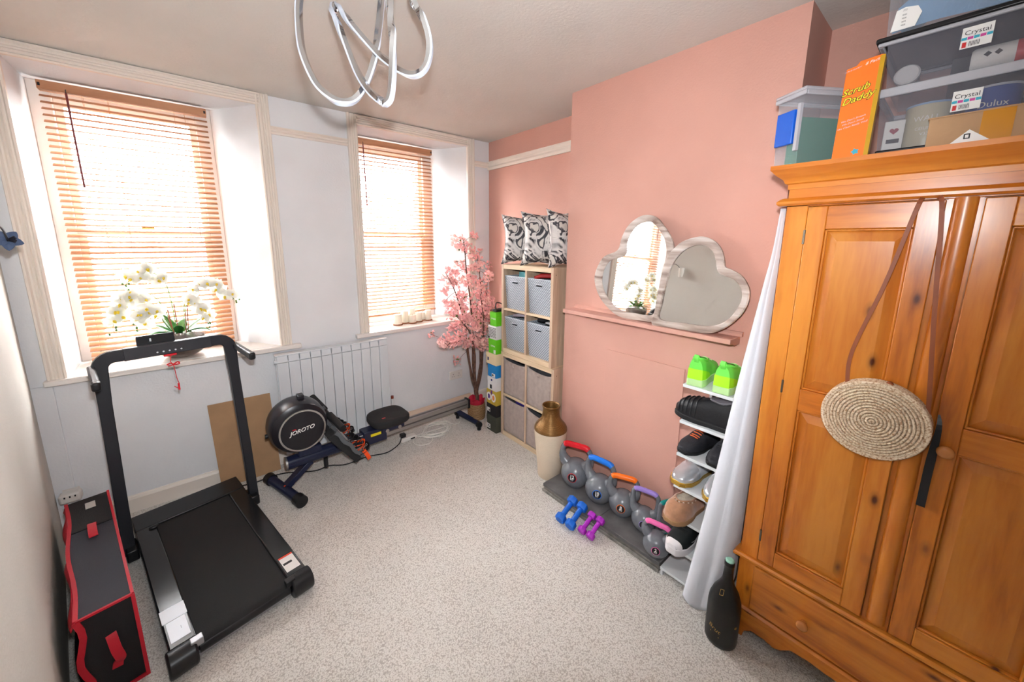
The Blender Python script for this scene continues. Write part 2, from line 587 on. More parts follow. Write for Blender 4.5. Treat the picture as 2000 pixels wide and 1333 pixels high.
# ------------------------------------------------------------------ venetian blinds
m_slat = grainwood('blind_wood', (178, 122, 86), (192, 138, 102), (202, 150, 114), 'X', 20, .35)
m_cord = mat('blind_cord', (196, 150, 112), .8)
m_wand = mat('blind_wand', (120, 52, 52), .4)
m_dark = mat('black_plastic', (24, 24, 27), .4)
SL = MB()
def slat_mesh(L):
    s = MB()
    wd_, th = .036, .0026
    N = 5
    prof = [((i / (N - 1) - .5) * wd_, .0022 * (1 - (2 * i / (N - 1) - 1) ** 2)) for i in range(N)]
    poly = prof + [(a, b - th) for a, b in reversed(prof)]
    s.prism(poly, lambda a, b, d: (d, a, b), 0, L)
    return s.mesh('slat', True, 50)
def blind(label, x0, x1, ztop, zbot, y, wx, wlen, cords):
    root = thing('venetian_blind', label, 'blind', (x0, y, zbot), 0, 'wooden venetian blinds')
    L = x1 - x0
    Hh = ztop - zbot
    hr = MB().box(0, L, -.03, .025, Hh - .045, Hh).build('head_rail', m_slat, root, bevel=.002)
    for a in (.004, L - .014):
        MB().box(a, a + .010, -.0315, -.028, Hh - .030, Hh - .014).build('end_bracket', m_dark, hr, bevel=.001)
    me = slat_mesh(L)
    me.materials.append(m_slat)
    pitch = .0326
    n = int((Hh - .075) / pitch)
    for i in range(n):
        z = Hh - .07 - i * pitch
        inst('slat', me, root, (0, random.uniform(-.001, .001), z), (radians(27) + random.uniform(-.02, .02), random.uniform(-.0012, .0012), 0))
    MB().box(0, L, -.02, .02, 0, .016).build('bottom_rail', m_slat, root, bevel=.003)
    for c in cords:
        m = MB()
        for yy in (-.0185, .0185):
            m.cyl((c, yy, .01), (c, yy, Hh - .03), .0008, 5)
        m.build('ladder_cord', m_cord, root)
    wd2 = MB().cyl((wx, -.04, Hh - .05), (wx + .004, -.043, Hh - .05 - wlen), .0048, 8).build('tilt_wand', m_wand, root, True)
    MB().tube([(wx, -.03, Hh - .03), (wx, -.042, Hh - .035), (wx, -.04, Hh - .052)], .002, 6).build('hook', m_dark, wd2)
    return root
YBL = 3.30
blind('wooden slatted blind in the window behind the white orchids', -.55, .162, 2.49, .915, YBL, .105, .50, (.16, .26, .55, .6))
blind('wooden slatted blind in the window behind the white candles', 1.095, 1.81, 2.482, .975, YBL, .075, .49, (.14, .6))

# ------------------------------------------------------------------ pine wardrobe
m_pv = pine('pine_upright_grain', 'Z')
m_ph = pine('pine_cross_grain', 'Y')
m_pd = pine('pine_panel_grain', 'Z', 0.96)
m_knob = mat('pine_knob', (196, 126, 66), .25, coat=.4)
m_hinge = mat('aged_steel', (120, 112, 100), .4, .9)
WX, WY0, WY1 = 1.6225, -.39, .41
wr = thing('wardrobe', 'large orange pine wardrobe with two panelled doors and a drawer', 'wardrobe', (WX, 0, 0))
MB().box(.02, .64, WY0, WY1, .10, 1.85).build('carcass', m_pv, wr, bevel=.003)
# face frame
MB().box(-.0, .03, .350, WY1, .375, 1.80).build('stile', m_pv, wr, bevel=.002)
MB().box(-.0, .03, WY0, -.332, .375, 1.80).build('stile', m_pv, wr, bevel=.002)
ml = MB().box(.004, .03, -.022, .040, .375, 1.80)
ml.build('centre_stile', m_pv, wr)
MB().prism([(cos(a) * .016, sin(a) * .016 * 1.0) for a in [pi / 2 + pi * i / 8 for i in range(9)]], lambda a, b, d: (.004 + a * .8, .008 + b * 1.4, d), .40, 1.775).build('bead', m_pv, wr, True)
MB().box(-.0, .03, WY0, WY1, 1.772, 1.86).build('top_rail', m_ph, wr, bevel=.002)
def around(prof, name, m, z0=0, y1=WY1, y0=WY0):
    # moulding that runs round the front and both ends; prof = (out, z)
    b = MB()
    P = [lambda o: (.62, y1 + o), lambda o: (-o, y1 + o), lambda o: (-o, y0 - o), lambda o: (.62, y0 - o)]
    n = len(prof)
    vs = [(*p(o), z0 + z) for p in P for o, z in prof]
    fs = []
    for k in range(3):
        for i in range(n):
            j = (i + 1) % n
            fs.append((k * n + i, k * n + j, (k + 1) * n + j, (k + 1) * n + i))
    fs += [tuple(range(n)), tuple(reversed(range(3 * n, 4 * n)))]
    b.add(vs, fs)
    return b.build(name, m, wr, True, ang=25)
around([(-.03, 0), (.004, 0), (.004, .016), (.012, .02), (.016, .03), (.022, .036), (.034, .046), (.046, .060), (.050, .064), (.050, .078), (-.03, .078)], 'cornice', m_ph, 1.832)
around([(-.03, 0), (.020, 0), (.026, .006), (.026, .014), (.018, .022), (.010, .026), (-.03, .026)], 'frieze_moulding', m_ph, 1.776)
MB().box(-.03, .62, WY0 - .03, WY1 + .03, 1.885, 1.905).build('top_board', m_ph, wr)
around([(-.03, 0), (.004, 0), (.016, .006), (.018, .016), (.012, .022), (-.03, .022)], 'waist_moulding', m_ph, .362, WY1 + .004, WY0 - .004)
# drawer, plinth
MB().box(.004, .03, WY0 + .0, WY1, .10, .365).build('drawer_rail', m_pv, wr)
dw = MB().box(-.008, .02, WY0 + .05, WY1 - .055, .155, .352).build('drawer', m_ph, wr, bevel=.005)
KN = [(0, 0), (.009, 0), (.009, .010), (.008, .013), (.017, .018), (.0185, .024), (.017, .031), (.011, .034), (0, .035)]
knob_me = MB(Matrix.Rotation(-pi / 2, 4, 'Y')).lathe(KN, 20).mesh('knob', True, 60)
knob_me.materials.append(m_knob)
for yy in (.18, -.165):
    inst('knob', knob_me, dw, (-.008, yy, .245))
def arch():
    pts = [(WY1 - .045, 0), (WY1 - .05, .03), (WY1 - .075, .052), (.29, .054), (.255, .046), (.235, .055), (.205, .085), (.15, .092), (.10, .088)]
    left = [(WY1 + .004, 0.0)] + pts
    right = [(-a + .02, b) for a, b in reversed(left)]
    return left + right + [(WY0 - .004, .135), (WY1 + .004, .135)]
MB().prism(arch(), lambda a, b, d: (d, a, b), -.004, .022).build('plinth', m_ph, wr)
for yy in (WY1 + .004, WY0 - .022):
    MB().box(-.004, .60, yy - .018, yy, 0, .135).build('plinth_end', m_pv, wr)
around([(-.03, 0), (.006, 0), (.016, .005), (.016, .012), (.006, .018), (-.03, .018)], 'plinth_moulding', m_ph, .130)
def door(y1, y0, z0, z1, knob_y, hinge_y):
    d = MB()
    st = .052
    x0, x1 = -.006, .016
    rails = ((z0, z0 + .065), (1.055, 1.135), (z1 - .075, z1))
    root = MB().box(x1 - .006, x1, y0, y1, z0, z1).build('door', m_pd, wr)
    MB().box(x0, x1, y1 - st, y1, z0, z1).build('stile', m_pv, root, bevel=.0025)
    MB().box(x0, x1, y0, y0 + st, z0, z1).build('stile', m_pv, root, bevel=.0025)
    for a, b in rails:
        MB().box(x0, x1, y0 + st, y1 - st, a, b).build('rail', m_ph, root, bevel=.0025)
    for a, b in ((rails[0][1], rails[1][0]), (rails[1][1], rails[2][0])):
        pa, pb = y0 + st, y1 - st
        # ovolo frame bead
        q = MB()
        for (u0, u1, v0, v1) in ((pa, pa + .007, a, b), (pb - .007, pb, a, b), (pa, pb, a, a + .007), (pa, pb, b - .007, b)):
            q.box(-.001, .012, u0, u1, v0, v1)
        q.build('panel_bead', m_pv, root, bevel=.003)
        # raised and fielded panel
        i, j = .007, .034
        vs = [(.010, pa + i, a + i), (.010, pb - i, a + i), (.010, pb - i, b - i), (.010, pa + i, b - i),
              (.0, pa + j, a + j * 1.15), (.0, pb - j, a + j * 1.15), (.0, pb - j, b - j * 1.15), (.0, pa + j, b - j * 1.15)]
        MB().add(vs, [(4, 5, 6, 7), (0, 1, 5, 4), (1, 2, 6, 5), (2, 3, 7, 6), (3, 0, 4, 7)]).build('panel', m_pd, root)
    if knob_y is not None:
        inst('knob', knob_me, root, (x0, knob_y, 1.062))
    for z in (z0 + .11, 1.13, z1 - .10):
        MB().cyl((-.006, hinge_y, z - .024), (-.006, hinge_y, z + .024), .0035, 8).build('hinge', m_hinge, root, True)
    return root
door(.348, .043, .392, 1.770, .068 if False else None, .349)
door(-.024, -.330, .392, 1.770, -.054, -.331)

# ------------------------------------------------------------------ rattan bag and its strap, hung on the door
t = NT('rattan')
mp = t.coords()
n0 = t.n('ShaderNodeTexNoise', i_Scale=210.0, i_Detail=2.0)
t.l(mp, 'Vector', n0, 'Vector')
rr_ = t.ramp(n0, 'Fac', [(.34, (168, 128, 94)), (.47, (214, 188, 156)), (.66, (234, 216, 190))])
t.l(rr_, 'Color', t.b, 'Base Color')
t.b.inputs['Roughness'].default_value = .65
m_rattan = t.m
m_leather = mat('brown_leather', (140, 72, 36), .5, bump=.1)
bag = thing('rattan_bag', 'round woven rattan bag hanging on the wardrobe door', 'bag', (1.575, .100, 1.112))
BR = .117
def disc(side):
    b = MB()
    nr = 14
    for k in range(nr):
        r = BR * (k + .5) / nr
        nt = max(24, int(r * 2 * pi / .0032))
        tr = BR / nr * .56
        bulge = .012 * (1 - (r / BR) ** 2)
        pts, rad = [], []
        for i in range(nt):
            a = 2 * pi * i / nt
            pts.append((side * (.018 + bulge), r * cos(a), r * sin(a)))
            rad.append(tr * (1.0 if i % 2 else .72))
        b.tube(pts, rad, 6, closed=True)
    b.add([(side * .02, BR * .98 * cos(2 * pi * i / 40), BR * .98 * sin(2 * pi * i / 40)) for i in range(40)], [tuple(range(40))])
    return b
disc(-1).build('front_disc', m_rattan, bag, True, 80)
disc(1).build('back_disc', m_rattan, bag, True, 80)
gs = MB()
for k in range(5):
    gs.tube([(-.018 + .009 * k, (BR + .001) * cos(2 * pi * i / 80), (BR + .001) * sin(2 * pi * i / 80)) for i in range(80)], .0056, 6, closed=True)
gs.build('gusset', m_rattan, bag, True, 80)
for a in (100, -18):
    pa = radians(a)
    MB().ball((0, (BR + .004) * cos(pa), (BR + .004) * sin(pa)), (.010, .009, .009), 10, 6).build('strap_tab', m_leather, bag, True)
strap = MB()
P1 = cat_rom([(.0, BR * .62, BR * .80), (.008, .075, .20), (.012, .03, .42), (.014, -.004, .632), (.03, -.012, .668)], 6)
P2 = cat_rom([(.0, -BR * .97, -BR * .18), (.010, -BR * .86, .12), (.012, -.075, .38), (.014, -.052, .632), (.03, -.040, .668)], 6)
for P in (P1, P2):
    strap.sweep(P, [(-.005, -.0012), (.005, -.0012), (.005, .0012), (-.005, .0012)], upv=(1, 0, 0))
strap.sweep([(.03, -.012, .668), (.06, -.026, .672)], [(-.005, -.0012), (.005, -.0012), (.005, .0012), (-.005, .0012)], upv=(0, 0, 1))
strap.build('strap', m_leather, bag)
# black webbing caught between the doors
sb = MB().sweep(cat_rom([(1.617, -.028, 1.16), (1.605, -.033, 1.12), (1.602, -.031, 1.0), (1.604, -.031, .87)], 5), lambda i: [(-.002 - .0075 * min(1, i / 9), -.001), (.002 + .0075 * min(1, i / 9), -.001), (.002 + .0075 * min(1, i / 9), .001), (-.002 - .0075 * min(1, i / 9), .001)], upv=(1, 0, 0)).build('belt_end', m_dark)
tag(sb, 'black webbing strap end sticking out between the wardrobe doors', 'strap')

# ------------------------------------------------------------------ boxes on top of the wardrobe
ZT = 1.911
m_clear = thin_clear('clear_plastic', (200, 204, 212), .26, .12)
m_clear2 = thin_clear('smoky_plastic', (150, 150, 160), .34, .12)
m_rim = thin_clear('frosted_plastic_rim', (205, 205, 212), .62, .3)
m_black = mat('black_gloss_plastic', (16, 16, 20), .3)
m_blueclip = mat('blue_plastic', (20, 92, 200), .35)
m_paper = mat('white_paper', (236, 234, 230), .7)
m_ink = mat('black_ink', (30, 28, 32), .6)
m_teal = mat('teal_print', (60, 170, 195), .6)
m_mag = mat('magenta_print', (200, 70, 150), .6)
m_redp = mat('red_print', (205, 40, 40), .5)
def openbox(b, x0, x1, y0, y1, z0, z1, th=.003, flare=0.0):
    fx = flare
    lo = [(x0 + fx, y0 + fx, z0), (x1 - fx, y0 + fx, z0), (x1 - fx, y1 - fx, z0), (x0 + fx, y1 - fx, z0)]
    hi = [(x0, y0, z1), (x1, y0, z1), (x1, y1, z1), (x0, y1, z1)]
    b.add(lo + hi, [(0, 3, 2, 1), (0, 1, 5, 4), (1, 2, 6, 5), (2, 3, 7, 6), (3, 0, 4, 7)])
def rimring(b, x0, x1, y0, y1, z0, z1, w_=.012):
    b.box(x0 - w_, x0, y0 - w_, y1 + w_, z0, z1).box(x1, x1 + w_, y0 - w_, y1 + w_, z0, z1).box(x0, x1, y0 - w_, y0, z0, z1).box(x0, x1, y1, y1 + w_, z0, z1)
def price_label(parent, x, y, z, wdt, hgt, tx):
    # printed label lying on a face that looks along -x ; y,z = centre
    L = MB().box(x - .0012, x, y - wdt / 2, y + wdt / 2, z - hgt / 2, z + hgt / 2).build('label', m_paper, parent)
    X = x - .0018
    text('lettering', tx, hgt * .3, m_ink, L, lambda a, b: (X, y - a, z + hgt * .22 + b))
    for i in range(5):
        c = m_teal if i % 2 == 0 else m_mag
        yy = y + wdt / 2 - wdt * (i + .5) / 5
        MB().box(X, x - .001, yy - wdt * .09, yy + wdt * .09, z - hgt * .10, z + hgt * .03).build('stripe', c, L)
    MB().box(X, x - .001, y + wdt * .3, y + wdt * .44, z - hgt * .45, z - hgt * .2).build('stripe', m_redp, L)
    for i in range(8):
        MB().box(X, x - .001, y + wdt * (.2 - .045 * i), y + wdt * (.2 - .045 * i) + wdt * .02, z - hgt * .42, z - hgt * .2).build('bar', m_ink, L)
    return L
# clear box with blue clip, turned on the corner
bxA = thing('storage_box', 'clear plastic storage box with blue clip overhanging the wardrobe corner', 'storage box', (1.622, .400, ZT), radians(-32))
b = MB(); openbox(b, 0, .26, 0, .105, .003, .235, flare=.006); b.build('body', m_clear, bxA)
b = MB(); rimring(b, 0, .26, 0, .105, .225, .240, .008); b.box(-.008, .268, -.008, .113, .240, .250); b.build('lid', m_rim, bxA, bevel=.003)
MB().box(-.016, -.002, .018, .088, .075, .185).build('clip', m_blueclip, bxA, bevel=.003)
MB().box(-.012, -.002, .0, .012, .05, .20).build('corner_rib', m_rim, bxA)
# things in it
bk = MB().box(.035, .235, .04, .088, .004, .17).build('folder', mat('green_board', (40, 125, 98), .6), None, bevel=.002)
bk.location = bxA.location; bk.rotation_euler = bxA.rotation_euler
tag(bk, 'green folder standing inside the clear box with blue clip', 'folder')
# lower long clear box
bxB = thing('storage_box', 'long clear storage box with printed label directly behind the cardboard carton', 'storage box', (1.665, 0, ZT))
b = MB(); openbox(b, 0, .36, -.36, .222, .014, .185, flare=.012); b.build('body', m_clear2, bxB)
MB().box(.004, .35, -.35, .214, .0, .022).build('base_tray', m_black, bxB, bevel=.004)
b = MB(); rimring(b, 0, .36, -.36, .222, .172, .197, .010); b.build('rim', m_rim, bxB, bevel=.003)
price_label(bxB, -.0005 + .001, .047, .125, .052, .052, 'Crystal')
# upper black lidded box
bxC = thing('storage_box', 'storage box with black lid and printed label on the middle of the stack', 'storage box', (1.668, 0, ZT + .20))
b = MB(); openbox(b, 0, .34, -.36, .225, .002, .125, flare=.012); b.build('body', m_clear2, bxC)
b = MB(); rimring(b, -.004, .344, -.364, .232, .118, .128, .012); b.build('rim', m_rim, bxC, bevel=.003)
b = MB(); rimring(b, -.004, .344, -.364, .236, .128, .142, .014); b.box(-.01, .35, -.37, .245, .134, .145); b.build('lid', m_black, bxC, bevel=.004)
MB().box(.26, .30, -.34, .10, .004, .115).build('liner', m_black, bxC)
price_label(bxC, -.0005 + .001, .052, .085, .054, .052, 'Crystal')
# top box
bxD = thing('storage_box', 'topmost pale clear storage box with large white label', 'storage box', (1.672, 0, ZT + .346))
b = MB(); openbox(b, 0, .33, -.36, .242, .001, .21, flare=.010); b.build('body', m_clear, bxD)
b = MB(); rimring(b, 0, .33, -.36, .242, .20, .212, .010); b.box(-.01, .34, -.37, .252, .212, .222); b.build('lid', m_rim, bxD, bevel=.003)
lb = MB().prism([(.225, .012), (.175, .012), (.165, .045), (.175, .064), (.20, .070), (.218, .066)], lambda a, b2, d: (d, a, b2), .0005, .0018).build('label', m_paper, bxD)
text('lettering', '////', .008, m_ink, lb, lambda a, b2: (.0002, .2 - a, .062 + b2))
for i in range(4):
    text('lettering', 'lllllll', .006, m_ink, lb, lambda a, b2, i=i: (.0002, .2 - a, .05 - .009 * i + b2))
# contents: blue bedding in the top box, paint tins and jars in the lower two
cl = MB().grid(lambda u, v: (.03 + .24 * v, .225 - .52 * u, .01 + (.075 + .035 * sin(9 * u) + .02 * sin(14 * u + 5 * v)) * min(1, 6 * v + .1)), 40, 12).build('folded_blanket', mat('blue_fabric', (110, 160, 205), .8, sheen=.3))
cl.location = bxD.location
tag(cl, 'folded pale blue fabric inside the topmost clear box', 'blanket')
bt = MB().cyl((.298, .03, .012), (.298, .025, .20), .024, 20).build('plastic_bottle', m_blueclip, None, True)
bt.location = bxD.location
tag(bt, 'bright blue bottle standing inside the topmost clear box', 'bottle')
def tin(name, label, loc, r, h, c, lidc, words, grp=None, wc=m_paper, lying=None):
    o = thing(name, label, 'tin', loc, 0)
    if lying:
        o.rotation_euler = lying
    MB().lathe([(r * .98, 0), (r, .003), (r, h * .92), (r * .97, h * .94)], 32).build('body', mat(name + '_' + words[0].lower() + '_paint', c, .35), o, True)
    MB().lathe([(r * 1.02, h * .93), (r * 1.02, h * .97), (r * .9, h * .975), (r * .88, h * .96), (0, h * .96)], 32).build('lid', mat('lid_%d_%d_%d' % lidc, lidc, .3), o, True)
    z = h * .62
    for k, wds in enumerate(words):
        s_ = h * (.16 if k == 0 else .09)
        f = lambda a, b2, z=z, s_=s_: ((r + .0008) * cos(pi + a / r * 1.0), (r + .0008) * sin(pi - 0.0 + a / r * -1.0 * -1.0), z + b2)
        text('lettering', wds, s_, wc, o, f)
        z -= s_ * 1.35
    return o
tin('paint_tin', 'cream paint tin with pale blue top inside the long clear box', (1.755, .118, ZT + .024), .050, .128, (206, 196, 168), (150, 178, 214), ('WALL', 'CEILING', 'V33'))
tin('paint_tin', 'dark blue paint tin inside the long clear box', (1.75, .0, ZT + .024), .048, .142, (40, 78, 160), (190, 194, 205), ('Dulux', 'EASYCARE'))
tin('paint_tin', 'olive and grey tin beside the dark blue paint tin', (1.75, -.115, ZT + .024), .045, .135, (150, 152, 120), (120, 120, 126), ('SATIN',))
cd = thing('packet', 'white packet with a red heart inside the long clear box', 'packet', (1.70, .182, ZT + .024), radians(8))
MB().box(0, .03, -.022, .022, 0, .085).build('carton', m_paper, cd, bevel=.001)
hrt = [(sin(a) ** 3 * .010, (13 * cos(a) - 5 * cos(2 * a) - 2 * cos(3 * a) - cos(4 * a)) / 16 * .010) for a in [2 * pi * i / 28 for i in range(28)]]
MB().prism(hrt, lambda a, b2, d: (d, a, .055 + b2), -.0012, .0).build('heart_print', mat('dark_red_print', (150, 30, 55), .5), cd)
MB().box(-.001, 0, -.014, .014, .02, .032).build('text_block', m_ink, cd)
jr = thing('jar', 'small jar lying with its white lid facing out in the middle box', 'jar', (1.705, .175, ZT + .232), 0, None, (0, radians(-80), 0))
MB().lathe([(.024, -.07), (.025, -.06), (.025, 0)], 28).build('body', thin_clear('jar_glass', (210, 215, 215), .4), jr, True)
MB().lathe([(.027, -.004), (.028, 0), (.028, .012), (.024, .016), (0, .016)], 28).build('lid', mat('grey_white_lid', (205, 203, 204), .5), jr, True)
jr.location.z = ZT + .2 + .032
cn = thing('spray_can', 'red and white can lying in the middle box', 'can', (1.72, .055, ZT + .235), 0, None, (radians(90), 0, 0))
MB().lathe([(0, 0), (.026, 0), (.030, .006), (.030, .075)], 28).build('body', m_paper, cn, True)
MB().lathe([(.0302, .075), (.0302, .18), (.024, .19), (.015, .20), (.012, .21), (0, .21)], 28).build('red_band', mat('red_can', (200, 40, 45), .4), cn, True)
for k in range(2):
    MB().prism([(0, .007), (.007, 0), (0, -.007), (-.007, 0)], lambda a, b2, d, k=k: (-(.0303 + d), .004 + a, .028 + .018 * k + b2), -.004, .0003).build('hazard_mark', m_ink, cn)
# cardboard carton
m_card = mat('cardboard', (176, 140, 104), .8, var=.04, bump=.1)
ct = thing('carton', 'brown cardboard carton with tape strip on the wardrobe front edge', 'box', (1.600, 0, ZT))
MB().box(0, .062, -.33, .104, 0, .075).build('body', m_card, ct, bevel=.001)
MB().box(-.002, .066, -.332, .107, .0745, .078).build('flap', m_card, ct)
MB().box(-.001, .0, -.040, .012, .001, .0745).box(-.001, .062, -.040, .012, .0775, .0788).build('tape', mat('amber_tape', (196, 130, 20), .25), ct)
lb = MB().prism([(.062, .0), (.029, .034), (-.011, .0)], lambda a, b2, d: (d, a, b2), -.0022, -.001).build('label', m_paper, ct)
MB().box(-.0028, -.002, .026, .037, .011, .024).build('stamp', m_ink, lb)
MB().box(-.0032, -.0026, .0285, .0345, .0135, .021).build('stamp', m_paper, lb)
# orange pack
t = NT('orange_carton')
t.b.inputs['Base Color'].default_value = lin((255, 118, 22))
t.b.inputs['Roughness'].default_value = .4
m_or = t.m
op = thing('sponge_pack', 'tall bright orange sponge pack leaning on the wardrobe boxes', 'pack', (1.605, .263, ZT), 0, None, (0, radians(5), radians(0)))
prof = [(.042, 0), (.042, .272), (.02, .276), (.012, .288), (-.034, .292), (-.042, .29), (-.042, 0)]
MB().prism(prof, lambda a, b2, d: (d, a, b2), 0, .026).build('carton', m_or, op, bevel=.002)
MB().box(-.0006, .0266, -.0426, -.032, .001, .289).build('side_strip', mat('mustard_print', (196, 150, 20), .4), op)
m_yel = mat('yellow_print', (236, 214, 40), .4)
m_out = mat('dark_outline', (58, 44, 30), .5)
m_lil = mat('pale_print', (214, 196, 214), .5)
def word(s, size, y, z, m, x, sh=.25, bold=0.0, rise=.22):
    return text('lettering', s, size, m, op, lambda a, b2: (x, y - a, z + b2 + rise * a), shear=sh, bold=bold)
for (s_, z_, dy) in (('Scrub', .204, .012), ('Daddy', .178, .004)):
    word(s_, .027, dy, z_, m_out, -.0006, bold=.0016)
    word(s_, .027, dy, z_, m_yel, -.0010, bold=.0003)
for k, s_ in enumerate(("We Don't Scratch", "We Don't Smell", "We Clean Really Well")):
    word(s_, .0075, .006, .118 - .010 * k, m_lil, -.0006)
word('8 Pack', .012, -.016, .277, m_paper, -.0006)
word('SCRUB DADDY', .0055, .026, .266, m_lil, -.0006)
MB().prism([(cos(2 * pi * i / 10) * (.006 if i % 2 else .010), sin(2 * pi * i / 10) * (.006 if i % 2 else .010)) for i in range(10)], lambda a, b2, d: (d, -.012 + a, .018 + b2), -.0007, 0).build('star_print', m_teal, op)

# ------------------------------------------------------------------ stone hearth
m_slate = mat('slate', (98, 96, 96), .55, var=.12, vs_=14, bump=.15, bs=50)
m_stone = mat('old_hearth_stone', (128, 124, 118), .85, var=.16, vs_=22, bump=.35, bs=45)
he = MB().box(1.640, XB - .001, .748, 1.566, 0, .034).build('floor_hearth', m_stone, bevel=.004)
struct(he)
for y0, y1 in ((.746, 1.136), (1.138, 1.568)):
    MB().box(1.636, XB - .002, y0, y1, .034, .055).build('slab', m_slate, he, bevel=.003)
MB().box(1.628, 1.638, .745, 1.57, 0, .020).build('edge_strip', m_stone, he, bevel=.004)
HZ = .0555

# ------------------------------------------------------------------ cube shelving in the alcove
m_oak = grainwood('oak_veneer', (206, 178, 144), (224, 199, 166), (233, 211, 180), 'Y', 30, .5)
m_oakz = grainwood('oak_veneer_side', (190, 160, 134), (206, 178, 152), (216, 190, 162), 'Z', 34, .5)
m_back = mat('grey_brown_back_panel', (168, 150, 136), .7)
def cube_unit(label, x0, x1, y0, y1, z0, h):
    u = thing('cube_shelf', label, 'shelf', (x0, y0, z0), 0, 'oak cube shelf units')
    W, D = y1 - y0, x1 - x0
    s, tp, md = .024, .036, .018
    MB().box(0, D, 0, s, 0, h).build('side_panel', m_oakz, u, bevel=.001)
    MB().box(0, D, W - s, W, 0, h).build('side_panel', m_oakz, u, bevel=.001)
    MB().box(0, D, s, W - s, h - tp, h).build('top_panel', m_oak, u, bevel=.001)
    MB().box(0, D, s, W - s, 0, tp).build('bottom_panel', m_oak, u, bevel=.001)
    MB().box(.004, D - .004, W / 2 - md / 2, W / 2 + md / 2, tp, h - tp).build('divider', m_oakz, u, bevel=.001)
    for a, b in ((s, W / 2 - md / 2), (W / 2 + md / 2, W - s)):
        MB().box(.004, D - .004, a, b, h / 2 - md / 2, h / 2 + md / 2).build('shelf_board', m_oak, u, bevel=.001)
    MB().box(D - .004, D, s, W - s, tp, h - tp).build('back_panel', m_back, u)
    MB().cyl((.03, -.0005, h * .93), (.03, .001, h * .93), .004, 10).build('screw_cap', mat('cap', (120, 96, 76), .5), u)
    return u
UX = 1.8975
ZU = .7425
cube_unit('lower pale oak cube unit holding taupe fabric storage cubes', UX - .003, 2.272, 1.737, 2.340, 0, ZU)
cube_unit('upper pale oak cube unit holding grey woven baskets', UX + .002, 2.272, 1.772, 2.342, ZU + .0005, .7275)
m_bask = weave_mat('grey_basket_weave', (200, 207, 215), (120, 128, 140), 64, .5)
m_baskrim = mat('grey_basket_rim', (196, 203, 212), .45)
def basket(label, y0, y1, z0, z1):
    W, Hh, D = y1 - y0, z1 - z0, .30
    b = thing('storage_basket', label, 'basket', (UX + .012, y0, z0), 0, 'grey woven plastic baskets')
    tp = .016
    # tapering walls; front carries a hand hole
    def fr(y, z):
        k = 1 - z / Hh
        c = W / 2
        return (.004 + .012 * k, c + (y - c) * (1 - 2 * tp * k / W), z)
    hw, h0, h1 = .030, Hh * .78, Hh * .845
    ys = [0, W / 2 - hw, W / 2 + hw, W]
    zs = [0, h0, h1, Hh]
    m = MB()
    for i in range(3):
        for j in range(3):
            if i == 1 and j == 1:
                continue
            m.add([fr(ys[i], zs[j]), fr(ys[i + 1], zs[j]), fr(ys[i + 1], zs[j + 1]), fr(ys[i], zs[j + 1])], [(0, 1, 2, 3)])
    m.build('front_wall', m_bask, b, solid=.003)
    m = MB()
    lo = [(.016, tp, 0), (.016, W - tp, 0), (D - .012, W - tp, 0), (D - .012, tp, 0)]
    hi = [(.004, 0, Hh), (.004, W, Hh), (D, W, Hh), (D, 0, Hh)]
    m.add(lo + hi, [(0, 1, 2, 3), (1, 2, 6, 5), (2, 3, 7, 6), (3, 0, 4, 7)])
    m.build('body', m_bask, b, solid=.003)
    MB().tube([(.003, .001, Hh), (.003, W - .001, Hh), (D, W - .001, Hh), (D, .001, Hh)], .0035, 6, closed=True).build('rim', m_baskrim, b)
    MB().tube([(.0035, W / 2 - hw, h0), (.0035, W / 2 + hw, h0), (.0035, W / 2 + hw, h1), (.0035, W / 2 - hw, h1)], .0025, 6, closed=True).build('handle_hole_rim', m_baskrim, b)
    return b
yl0, yl1, yr0, yr1 = 2.068, 2.314, 1.800, 2.046
zb0, zb1 = ZU + .037, ZU + .3735
basket('grey woven basket, upper row nearest the window', yl0, yl1, zb1 + .0, zb1 + .262)
basket('grey woven basket, upper row nearest the chimney breast', yr0, yr1, zb1 + .0, zb1 + .262)
basket('grey woven basket, second row nearest the window', yl0, yl1, zb0, zb0 + .262)
basket('grey woven basket, second row nearest the chimney breast', yr0, yr1, zb0, zb0 + .262)
tag(MB().box(1.98, 2.13, 2.10, 2.22, zb1 + .004, zb1 + .297).build('box', mat('aqua_card', (120, 196, 205), .5), bevel=.003), 'aqua card box poking out of the top basket by the window', 'box')
tag(MB().tube([(1.94, 2.00, zb1 + .266), (1.97, 1.96, zb1 + .283), (2.02, 1.91, zb1 + .283), (2.08, 1.86, zb1 + .28)], [.012, .018, .018, .012], 10).build('fabric_roll', mat('red_fabric', (190, 50, 50), .5), smooth=True), 'red rolled fabric lying across the top basket by the breast', 'fabric roll')
tag(MB().tube([(1.97, 2.27, zb0 + .27), (1.99, 2.2, zb0 + .283), (2.02, 2.12, zb0 + .28)], [.012, .018, .012], 10).build('cloth', mat('mauve_fabric', (190, 178, 190), .6), smooth=True), 'pale mauve cloth lying in the second row basket by the window', 'cloth')
tag(MB().ball((2.0, 1.96, zb0 + .283), (.05, .04, .022), 14, 8).build('cloth_bundle', mat('black_fabric', (36, 36, 42), .6), smooth=True), 'black cloth bundle on the second row basket by the breast', 'cloth')
tag(MB().box(1.96, 2.10, 1.84, 1.90, zb0 + .2635, zb0 + .282).build('case', mat('silver_case', (205, 208, 214), .3, .3), bevel=.006), 'silver case on the second row basket by the breast', 'case')
m_taupe = mat('taupe_fabric', (172, 156, 148), .85, var=.05, vs_=30, bump=.3, bs=300, sheen=.3)
m_taupe_in = mat('dark_grey_lining', (92, 92, 96), .9)
